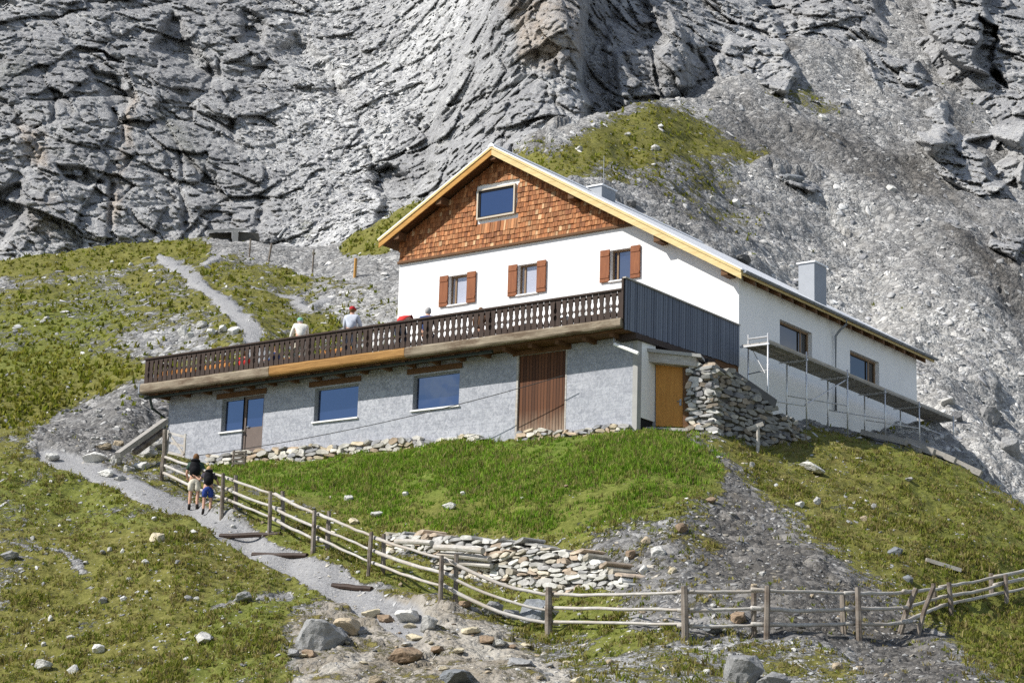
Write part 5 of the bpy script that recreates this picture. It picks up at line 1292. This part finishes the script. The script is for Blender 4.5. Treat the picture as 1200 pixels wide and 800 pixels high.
# left end of the hut
B(110, 534, 46, 13, 'white', 'large flat white slab beside the path by the left wall corner')
B(135, 538, 34, 11, 'pale', 'pale flat slab right of the large white slab')
B(122, 523, 36, 9, 'tan', 'long brownish slab behind the large white slab')
B(138, 518, 20, 9, 'tan', 'small brown slab resting near the leaning beam')
B(60, 535, 30, 12, 'white', 'white broken stones at the path bend, leftmost')
B(170, 528, 34, 18, 'pale', 'pale block in the rubble at the left wall corner')
B(186, 516, 22, 20, 'pale', 'upright pale block against the left wall corner')
B(172, 508, 22, 16, 'grey', 'grey block above the rubble at the left wall corner')
B(185, 500, 16, 12, 'white', 'white block just under the drainpipe at the left corner')
B(165, 545, 30, 12, 'white', 'white slab under the rubble beside the gate')
B(150, 549, 26, 9, 'pale', 'thin pale slab beneath the gate side rubble')
B(125, 553, 30, 10, 'white', 'whitish kerb stone along the path edge')
B(140, 560, 22, 8, 'pale', 'small kerb stone further down the path edge')
# above the terrace
for px, py, w, h, lab in ((214, 386, 10, 17, 'upright white slab, leftmost of the white group above the balcony'), (222, 392, 8, 10, 'small white slab second from left of the white group'), (236, 380, 20, 9, 'flat white slab at the back of the white group'), (248, 389, 14, 12, 'tilted white slab in the middle of the white group'), (262, 383, 14, 10, 'white slab right of the middle of the white group'), (275, 386, 16, 13, 'white and dark block, rightmost of the white group')):
    B(px, py, w, h, 'white', lab, 'white slabs above the balcony')
# single stones in the turf
for px, py, w, h, t_, lab in ((525, 591, 24, 9, 'white', 'long white stone in the middle of the green bank'), (441, 601, 22, 8, 'white', 'flat white stone at the left of the green bank'), (476, 578, 12, 8, 'white', 'small white stone high on the green bank'), (408, 582, 16, 9, 'white', 'two toned white stone left on the green bank'), (415, 610, 14, 10, 'cream', 'cream stone just above the left fence on the bank'), (543, 578, 9, 6, 'white', 'tiny white stone near the top of the bank'),
        (664, 569, 10, 5, 'brown', 'little brown stone high on the green bank'), (773, 643, 24, 14, 'white', 'bright white boulder on the scree by the bank'), (757, 631, 18, 13, 'tan', 'pinkish boulder above the bright white one'), (798, 619, 16, 13, 'brown', 'reddish brown boulder with a dark underside on the scree'), (740, 646, 18, 12, 'brown', 'brown rock left of the bright white boulder'), (735, 655, 9, 9, 'white', 'small white stone below the brown rock'), (754, 666, 12, 14, 'white', 'upright white stone below the scree boulders'), (789, 668, 14, 11, 'cream', 'cream block alone below the scree boulders'), (833, 585, 20, 7, 'brown', 'flat reddish stone at the edge of the scree'), (858, 602, 13, 4, 'white', 'thin white splinter on the scree'),
        (881, 543, 8, 9, 'pale', 'pale stone at the top of the scree chute'), (841, 535, 8, 5, 'pale', 'small pale stone at the bank edge by the chute'), (937, 589, 14, 8, 'white', 'white stone in the brown turf below the long white slab'), (958, 586, 8, 12, 'pale', 'upright pale stone right of the scree'), (1050, 645, 22, 15, 'slate', 'dark slate boulder in the right turf'), (1064, 677, 20, 11, 'slate', 'second dark boulder in the right turf, lower and half buried'), (1008, 503, 20, 7, 'white', 'white rubble at the top of the right crest'), (1064, 560, 14, 6, 'pale', 'pale stone just under the right crest'), (1025, 593, 8, 9, 'pale', 'pale upright stone in the middle of the right turf'), (1012, 607, 12, 8, 'tan', 'tan stone in the brown turf on the right'),
        (115, 759, 16, 13, 'white', 'square white stone in the turf at the bottom left'), (86, 783, 15, 14, 'white', 'tilted white stone below the square white one'), (50, 778, 34, 14, 'pale', 'long pale slab at the bottom left'), (51, 755, 8, 7, 'white', 'small round white stone at the bottom left'), (84, 746, 14, 7, 'pale', 'pale split stone left of the square white one'), (59, 724, 7, 9, 'white', 'little upright white stone at the lower left'), (128, 643, 6, 7, 'white', 'left one of a pair of white stones in the slope'), (144, 644, 6, 7, 'white', 'right one of a pair of white stones in the slope'), (185, 629, 16, 14, 'cream', 'wedge shaped cream stone below the hikers'), (170, 656, 14, 8, 'white', 'oblong white stone lying below the wedge shaped one'), (152, 678, 9, 6, 'pale', 'pale flake in the middle of the left slope'), (182, 608, 10, 6, 'white', 'white stone on the edge of the path under the hikers'), (226, 622, 16, 6, 'white', 'white stone slab across the lower edge of the path'), (218, 770, 14, 6, 'white', 'white sliver above the bottom edge left of the outcrop'), (240, 745, 34, 16, 'pale', 'broad pale rock ledge in the turf left of the outcrop'), (285, 700, 30, 12, 'grey', 'grey stone in a bare patch left of the path end'), (198, 733, 6, 5, 'white', 'tiny white stone in the turf at lower left centre'), (120, 702, 14, 10, 'grey', 'grey stone half sunk in the left slope'), (145, 700, 9, 8, 'white', 'chipped white stone in the left slope'), (38, 628, 5, 6, 'white', 'tiny white stone at the far left of the slope'), (12, 648, 30, 12, 'grey', 'grey ledge at the far left edge of the slope')):
    B(px, py, w, h, t_, lab)
B(949, 546, 46, 11, 'white', 'long bright white slab lying on the right turf', sink=.1, roll=math.radians(26))
# far boulders on the scree and knob
for px, py, w, h, t_, lab in ((863, 237, 14, 12, 'white', 'round white boulder on the far scree'), (835, 232, 10, 6, 'white', 'white boulder at the edge of the knob turf'), (774, 147, 10, 6, 'white', 'small boulder on top of the grassy knob'), (768, 172, 14, 9, 'pale', 'pale boulder on the knob above the roof'), (678, 174, 12, 7, 'white', 'white boulder low on the left side of the knob'), (735, 157, 9, 6, 'pale', 'pale boulder on the left shoulder of the knob'), (927, 210, 34, 15, 'slate', 'dark ledge on the far scree'), (965, 137, 16, 9, 'white', 'white rock on the upper scree'), (1045, 219, 12, 12, 'white', 'white block in the middle of the far scree'), (870, 302, 40, 12, 'dark', 'dark rock crest just over the roof edge'), (740, 238, 16, 10, 'dark', 'dark boulder behind the small chimney'), (1158, 484, 38, 24, 'grey', 'big cracked boulder right of the scaffold'), (1122, 486, 18, 16, 'dark', 'dark shaded block beside the cracked boulder'), (1185, 520, 30, 26, 'grey', 'pale cracked rock at the right edge below the scree'), (1110, 470, 26, 10, 'pale', 'pale rock above the scaffold end')):
    B(px, py, w, h, t_, lab, lo=80)
def scatter(n, poly, smin, smax, tones, label, group, lo=30, hi=175, asp=(.45, .8)):
    xs = [p[0] for p in poly]; ys = [p[1] for p in poly]; k = 0
    while k < n:
        px, py = rr_.uniform(min(xs), max(xs)), rr_.uniform(min(ys), max(ys))
        if poly_mask(np.array([px]), np.array([py]), poly, .5)[0] < .5: continue
        w = smin*(smax/smin)**(rr_.random()**1.8)
        B(px, py, w, w*rr_.uniform(*asp), rr_.choice(tones), label, group, 'stone', .3, lo, hi); k += 1
scatter(26, [(0, 325), (170, 300), (330, 330), (300, 400), (120, 400), (0, 420)], 4, 10, ['white', 'pale', 'grey'], 'small pale stone scattered in the upper left meadow', 'stones in the upper left meadow')
scatter(14, [(0, 430), (100, 405), (160, 430), (40, 475), (0, 480)], 4, 9, ['white', 'pale', 'grey'], 'small pale stone in the olive turf left of the balcony', 'stones in the turf left of the balcony')
scatter(26, [(45, 520), (60, 480), (110, 460), (185, 450), (190, 500), (120, 525)], 5, 12, ['pale', 'grey', 'grey', 'white'], 'angular grey stone on the gravel patch left of the hut', 'stones on the gravel patch')
scatter(44, [(0, 560), (100, 570), (210, 620), (330, 690), (300, 790), (0, 790)], 4, 12, ['white', 'pale', 'grey', 'grey'], 'small pale stone in the turf of the lower left slope', 'stones in the lower left slope')
scatter(36, [(740, 640), (840, 600), (960, 690), (1050, 740), (760, 740)], 4, 12, ['white', 'pale', 'grey', 'tan'], 'loose stone on the grey scree below the hut', 'stones on the near scree')
scatter(16, [(640, 690), (780, 690), (790, 740), (660, 745)], 4, 11, ['white', 'pale', 'tan'], 'loose pale stone behind the straight rails', 'stones behind the straight rails')
scatter(22, [(700, 755), (980, 755), (1100, 795), (720, 798)], 5, 14, ['white', 'pale', 'grey', 'tan'], 'loose stone at the bottom right in front of the fence', 'stones in front of the right fence')
scatter(44, [(350, 770), (400, 720), (520, 722), (640, 755), (700, 797), (345, 797)], 7, 34, ['tan', 'cream', 'pale', 'grey', 'brown'], 'flat trodden stone bedded in the bare ground in front', 'stones on the bare ground in front', asp=(.18, .38))
scatter(10, [(240, 600), (420, 690), (520, 715), (500, 700), (400, 640), (330, 610)], 5, 11, ['pale', 'tan', 'white'], 'pale stone under the fence beside the path', 'stones under the path fence')

# ------------------------------------------------------------------ loose stones and grass that nobody could count
GN = np.stack(np.gradient(G.reshape(NL, NP_, 3), axis=1), 0)[0] if False else None
dU = np.gradient(G.reshape(NL, NP_, 3), axis=0); dV = np.gradient(G.reshape(NL, NP_, 3), axis=1)
NRM = np.cross(dV, dU).reshape(-1, 3); NRM /= np.linalg.norm(NRM, axis=1)[:, None]+1e-9
NRM *= np.sign(NRM[:, 2:3])
facing = np.clip(-(NRM*((G-CAM)/np.linalg.norm(G-CAM, axis=1)[:, None])).sum(1), 0, 1)
inview = (gx > -120)*(gx < 1320)*(gy > -40)*(gy < 900)*(gd > 30)
outhut = 1-inhut
vis = facing*inview*outhut
ico = bmesh.new(); bmesh.ops.create_icosphere(ico, subdivisions=2, radius=1)
IV = np.array([v.co for v in ico.verts]); IF = np.array([[v.index for v in f.verts] for f in ico.faces]); ico.free()
def stones(name, n, weight, size, tones, seed, label=None):
    rg = np.random.default_rng(seed); w = weight/weight.sum(); pick = rg.choice(len(w), n, p=w)
    c = G[pick]+rg.normal(size=(n, 3))*np.array([.05, .05, 0])*np.maximum(gd[pick], 30)[:, None]/50
    stones.z = c[:, 2].copy()
    c[:, 2] = ground(c[:, 0], c[:, 1])
    s = size[0]*(size[1]/size[0])**(rg.random(n)**3.2)*np.clip(gd[pick]/55, .8, 3.2)**.8
    V = np.repeat(IV[None], n, 0)*rg.uniform(.8, 1.1, (n, len(IV), 1))
    for _ in range(9):
        nn_ = rg.normal(size=(n, 3)); nn_ /= np.linalg.norm(nn_, axis=1)[:, None]; o_ = rg.uniform(.16, .55, n)
        V -= nn_[:, None, :]*np.maximum(0, (V*nn_[:, None, :]).sum(-1)-o_[:, None])[..., None]
    V *= (s[:, None]*np.c_[rg.uniform(.7, 1.3, n), rg.uniform(.7, 1.3, n), rg.uniform(.25, .6, n)])[:, None, :]
    a = rg.uniform(0, 6.28, n); ca, sa = np.cos(a), np.sin(a)
    X = V[..., 0]*ca[:, None]-V[..., 1]*sa[:, None]; Y = V[..., 0]*sa[:, None]+V[..., 1]*ca[:, None]
    V = np.stack([X, Y, V[..., 2]], -1)
    nn = NRM[pick]; V[..., 2] += -(V[..., 0]*nn[:, None, 0]+V[..., 1]*nn[:, None, 1])/np.maximum(nn[:, None, 2], .4)*.8
    V += c[:, None, :]
    t = np.array(tones)[rg.integers(0, len(tones), n)]*rg.uniform(.65, 1.25, (n, 1))*(.55+.65*pale[pick])[:, None]
    return tag(np_mesh(name, V.reshape(-1, 3), (IF[None]+np.arange(n)[:, None, None]*len(IV)).reshape(-1, 3), W_['stone'], dict(tint=np.repeat(t, len(IV), 0))), kind='stuff')
TN = [(.42, .42, .41), (.34, .34, .335), (.50, .49, .47), (.27, .27, .275), (.46, .42, .35)]
wn = vis*(gd < 79)*(1-path)*np.clip(.10+(1-grass)*1.2-.2*lush-.75*dirt, 0.02, 2)*(1-.93*lu)
stones('rubble', 15000, wn, (.022, .12), TN, 21)
wf = vis*(gd >= 79)*(1-path)*np.clip(.05+(1-grass)**1.5, 0, 2)*(.3+.9*pale)
stones('scree', 15000, wf, (.035, .20), TN[:4], 22)
def cliff_stones(name, n, seed):
    global G, gd, NRM, ground, pale
    keep = (G, gd, NRM, ground, pale)
    mg = MW.reshape(len(mv), len(mu), 3); nr = np.cross(np.gradient(mg, axis=0), np.gradient(mg, axis=1)).reshape(-1, 3); nr /= np.linalg.norm(nr, axis=1)[:, None]+1e-9
    nr *= -np.sign((nr*(MW-CAM)).sum(1))[:, None]
    wgt = np.clip(nr[:, 2]-.45, 0, 1)*(MVr < 310)*(MVr > -60)*(MUr > -80)*(MUr < 1280)*(.12+(1-steepm)*2.2)
    G, gd, NRM, pale = MW, Dm, np.where(nr[:, 2:3] < .3, np.array([[0, 0, 1.]]), nr), mpale
    ground = lambda x, y: stones.z
    rg = np.random.default_rng(seed)
    o = stones(name, n, wgt, (.035, .22), [(.40, .40, .395), (.33, .33, .33), (.48, .475, .46), (.27, .27, .275)], seed)
    G, gd, NRM, ground, pale = keep
wp = vis*(gd < 79)*(path+.9*dirt)
stones('gravel', 2500, wp, (.02, .10), [(.46, .45, .42), (.52, .48, .40), (.36, .35, .34)], 23)

cliff_stones('scree', 12000, 24)

def blades(name, n, weight, hgt, wid, per, cols, seed, lean=.35):
    rg = np.random.default_rng(seed); w = weight/weight.sum(); pick = rg.choice(len(w), n, p=w)
    c = G[pick]+rg.normal(size=(n, 3))*np.array([.06, .06, 0]); c[:, 2] = ground(c[:, 0], c[:, 1])-.015
    hs = rg.uniform(.55, 1.3, n)*rg.uniform(*hgt, n)*(.7+.6*sstep(-.2, .4, n0[pick]))
    tc = np.array(cols)[rg.integers(0, len(cols), n)]*rg.uniform(.7, 1.3, (n, 1))
    N_ = n*per; cc = np.repeat(c, per, 0)+rg.normal(size=(N_, 3))*np.array([.04, .04, 0]); hh = np.repeat(hs, per)*rg.uniform(.6, 1.15, N_)
    a = rg.uniform(0, 6.28, N_); b = rg.uniform(0, 6.28, N_); ln = np.abs(rg.normal(size=N_))*lean+.08
    sx, sy = np.cos(a)*wid*rg.uniform(.7, 1.3, N_), np.sin(a)*wid*rg.uniform(.7, 1.3, N_)
    ox_, oy_ = np.cos(b)*ln*hh, np.sin(b)*ln*hh
    v = np.empty((N_, 5, 3), np.float32)
    v[:, 0] = cc+np.c_[-sx, -sy, 0*sx]; v[:, 1] = cc+np.c_[sx, sy, 0*sx]
    mid = cc+np.c_[ox_*.35, oy_*.35, hh*.6]; v[:, 2] = mid+np.c_[sx*.75, sy*.75, 0*sx]; v[:, 3] = mid-np.c_[sx*.75, sy*.75, 0*sx]
    v[:, 4] = cc+np.c_[ox_, oy_, hh*.95]
    k = np.arange(N_)[:, None]*5
    f = np.concatenate([k+np.array([[0, 1, 2]]), k+np.array([[0, 2, 3]]), k+np.array([[3, 2, 4]])])
    t = np.repeat(np.repeat(tc, per, 0)*rg.uniform(.8, 1.2, (N_, 1)), 5, 0)
    return tag(np_mesh(name, v.reshape(-1, 3), f, M_BLADE, dict(tint=t)), kind='stuff')
def blade_material():
    t = NT('grass_blade'); c = t.attr('tint', 'Color')
    d = t.n('BsdfDiffuse'); t.put(d.inputs[0], c); tr = t.n('BsdfTranslucent'); t.put(tr.inputs[0], t.mix(1.0, c, (1.1, 1.15, .6), 'MULTIPLY'))
    mx = t.n('MixShader'); mx.inputs[0].default_value = .38; t.link(d.outputs[0], mx.inputs[1]); t.link(tr.outputs[0], mx.inputs[2]); t.link(mx.outputs[0], t.out.inputs[0]); return t.m
M_BLADE = blade_material()
nogo = (1-path)*outhut
gl = vis*lu*(gd < 81)*sstep(-.25, .25, n0+.25*lush+.6*hum)*(.25+.75*lush)*nogo
blades('grass', 15000, gl, (.07, .20), .014, 6, [(.145, .25, .028), (.12, .215, .025), (.20, .285, .045), (.25, .27, .08), (.22, .20, .085)], 31)
gt = vis*(gd < 80)*grass**2*(1-lu)*(1-dirt)*nogo*sstep(-.25, .35, hum)
blades('grass', 26000, gt, (.06, .16), .018, 5, [(.18, .19, .042), (.24, .225, .07), (.145, .175, .034), (.25, .215, .10), (.20, .165, .075)], 32, .6)
gfa = vis*(gd > 80)*grass**2*nogo
blades('grass', 9000, gfa, (.12, .30), .05, 4, [(.18, .19, .034), (.22, .205, .05), (.15, .17, .03)], 33, .6)
# ------------------------------------------------------------------ light, camera, render
SUN_EL, SUN_PHI = math.radians(42), math.radians(35)
to_sun = Vector((-math.sin(SUN_PHI)*math.cos(SUN_EL), -math.cos(SUN_PHI)*math.cos(SUN_EL), math.sin(SUN_EL)))
sl = bpy.data.lights.new('sun', 'SUN'); sl.energy = 4.8; sl.angle = math.radians(.53); sl.color = (1, .955, .89)
so = bpy.data.objects.new('sun', sl); COL.objects.link(so); so.location = (-30, -60, 60)
so.rotation_euler = (-to_sun).to_track_quat('-Z', 'Y').to_euler()
w = bpy.data.worlds.new('World'); scene.world = w; w.use_nodes = True
nt = w.node_tree; bg = nt.nodes['Background']
sk = nt.nodes.new('ShaderNodeTexSky'); sk.sky_type = 'NISHITA'; sk.sun_disc = False
sk.sun_elevation = SUN_EL; sk.sun_rotation = math.atan2(to_sun.x, to_sun.y); sk.altitude = 2300; sk.air_density = 1.0; sk.dust_density = .4
tc = nt.nodes.new('ShaderNodeTexCoord'); mpn = nt.nodes.new('ShaderNodeMapping'); mpn.inputs['Scale'].default_value = (1, 1, 2.6)
cn = nt.nodes.new('ShaderNodeTexNoise'); cn.inputs['Scale'].default_value = 13; cn.inputs['Detail'].default_value = 7; cn.inputs['Roughness'].default_value = .58
cr_ = nt.nodes.new('ShaderNodeValToRGB'); cr_.color_ramp.elements[0].position = .48; cr_.color_ramp.elements[1].position = .64; cr_.color_ramp.elements[1].color = (.75, .75, .75, 1)
cm = nt.nodes.new('ShaderNodeMix'); cm.data_type = 'RGBA'; cm.inputs[7].default_value = (9.0, 9.2, 9.6, 1)
nt.links.new(tc.outputs['Generated'], mpn.inputs[0]); nt.links.new(mpn.outputs[0], cn.inputs['Vector']); nt.links.new(cn.outputs['Fac'], cr_.inputs[0])
nt.links.new(cr_.outputs[0], cm.inputs[0]); nt.links.new(sk.outputs[0], cm.inputs[6])
nt.links.new(cm.outputs[2], bg.inputs[0]); bg.inputs[1].default_value = .098

cam = bpy.data.cameras.new('camera'); co = bpy.data.objects.new('camera', cam); COL.objects.link(co)
cam.sensor_fit = 'HORIZONTAL'; cam.sensor_width = 36; cam.lens = 36*F/1200; cam.clip_start = .5; cam.clip_end = 2000
m = Matrix(((RGT[0], UPV[0], -FWD[0], CAM[0]), (RGT[1], UPV[1], -FWD[1], CAM[1]), (RGT[2], UPV[2], -FWD[2], CAM[2]), (0, 0, 0, 1)))
co.matrix_world = m
scene.camera = co
scene.view_settings.view_transform = 'Standard'; scene.view_settings.look = 'None'
scene.view_settings.exposure = 0.45; scene.view_settings.gamma = 1; scene.view_settings.use_curve_mapping = False
scene.render.engine = 'CYCLES'; scene.cycles.use_denoising = False; scene.cycles.max_bounces = 4
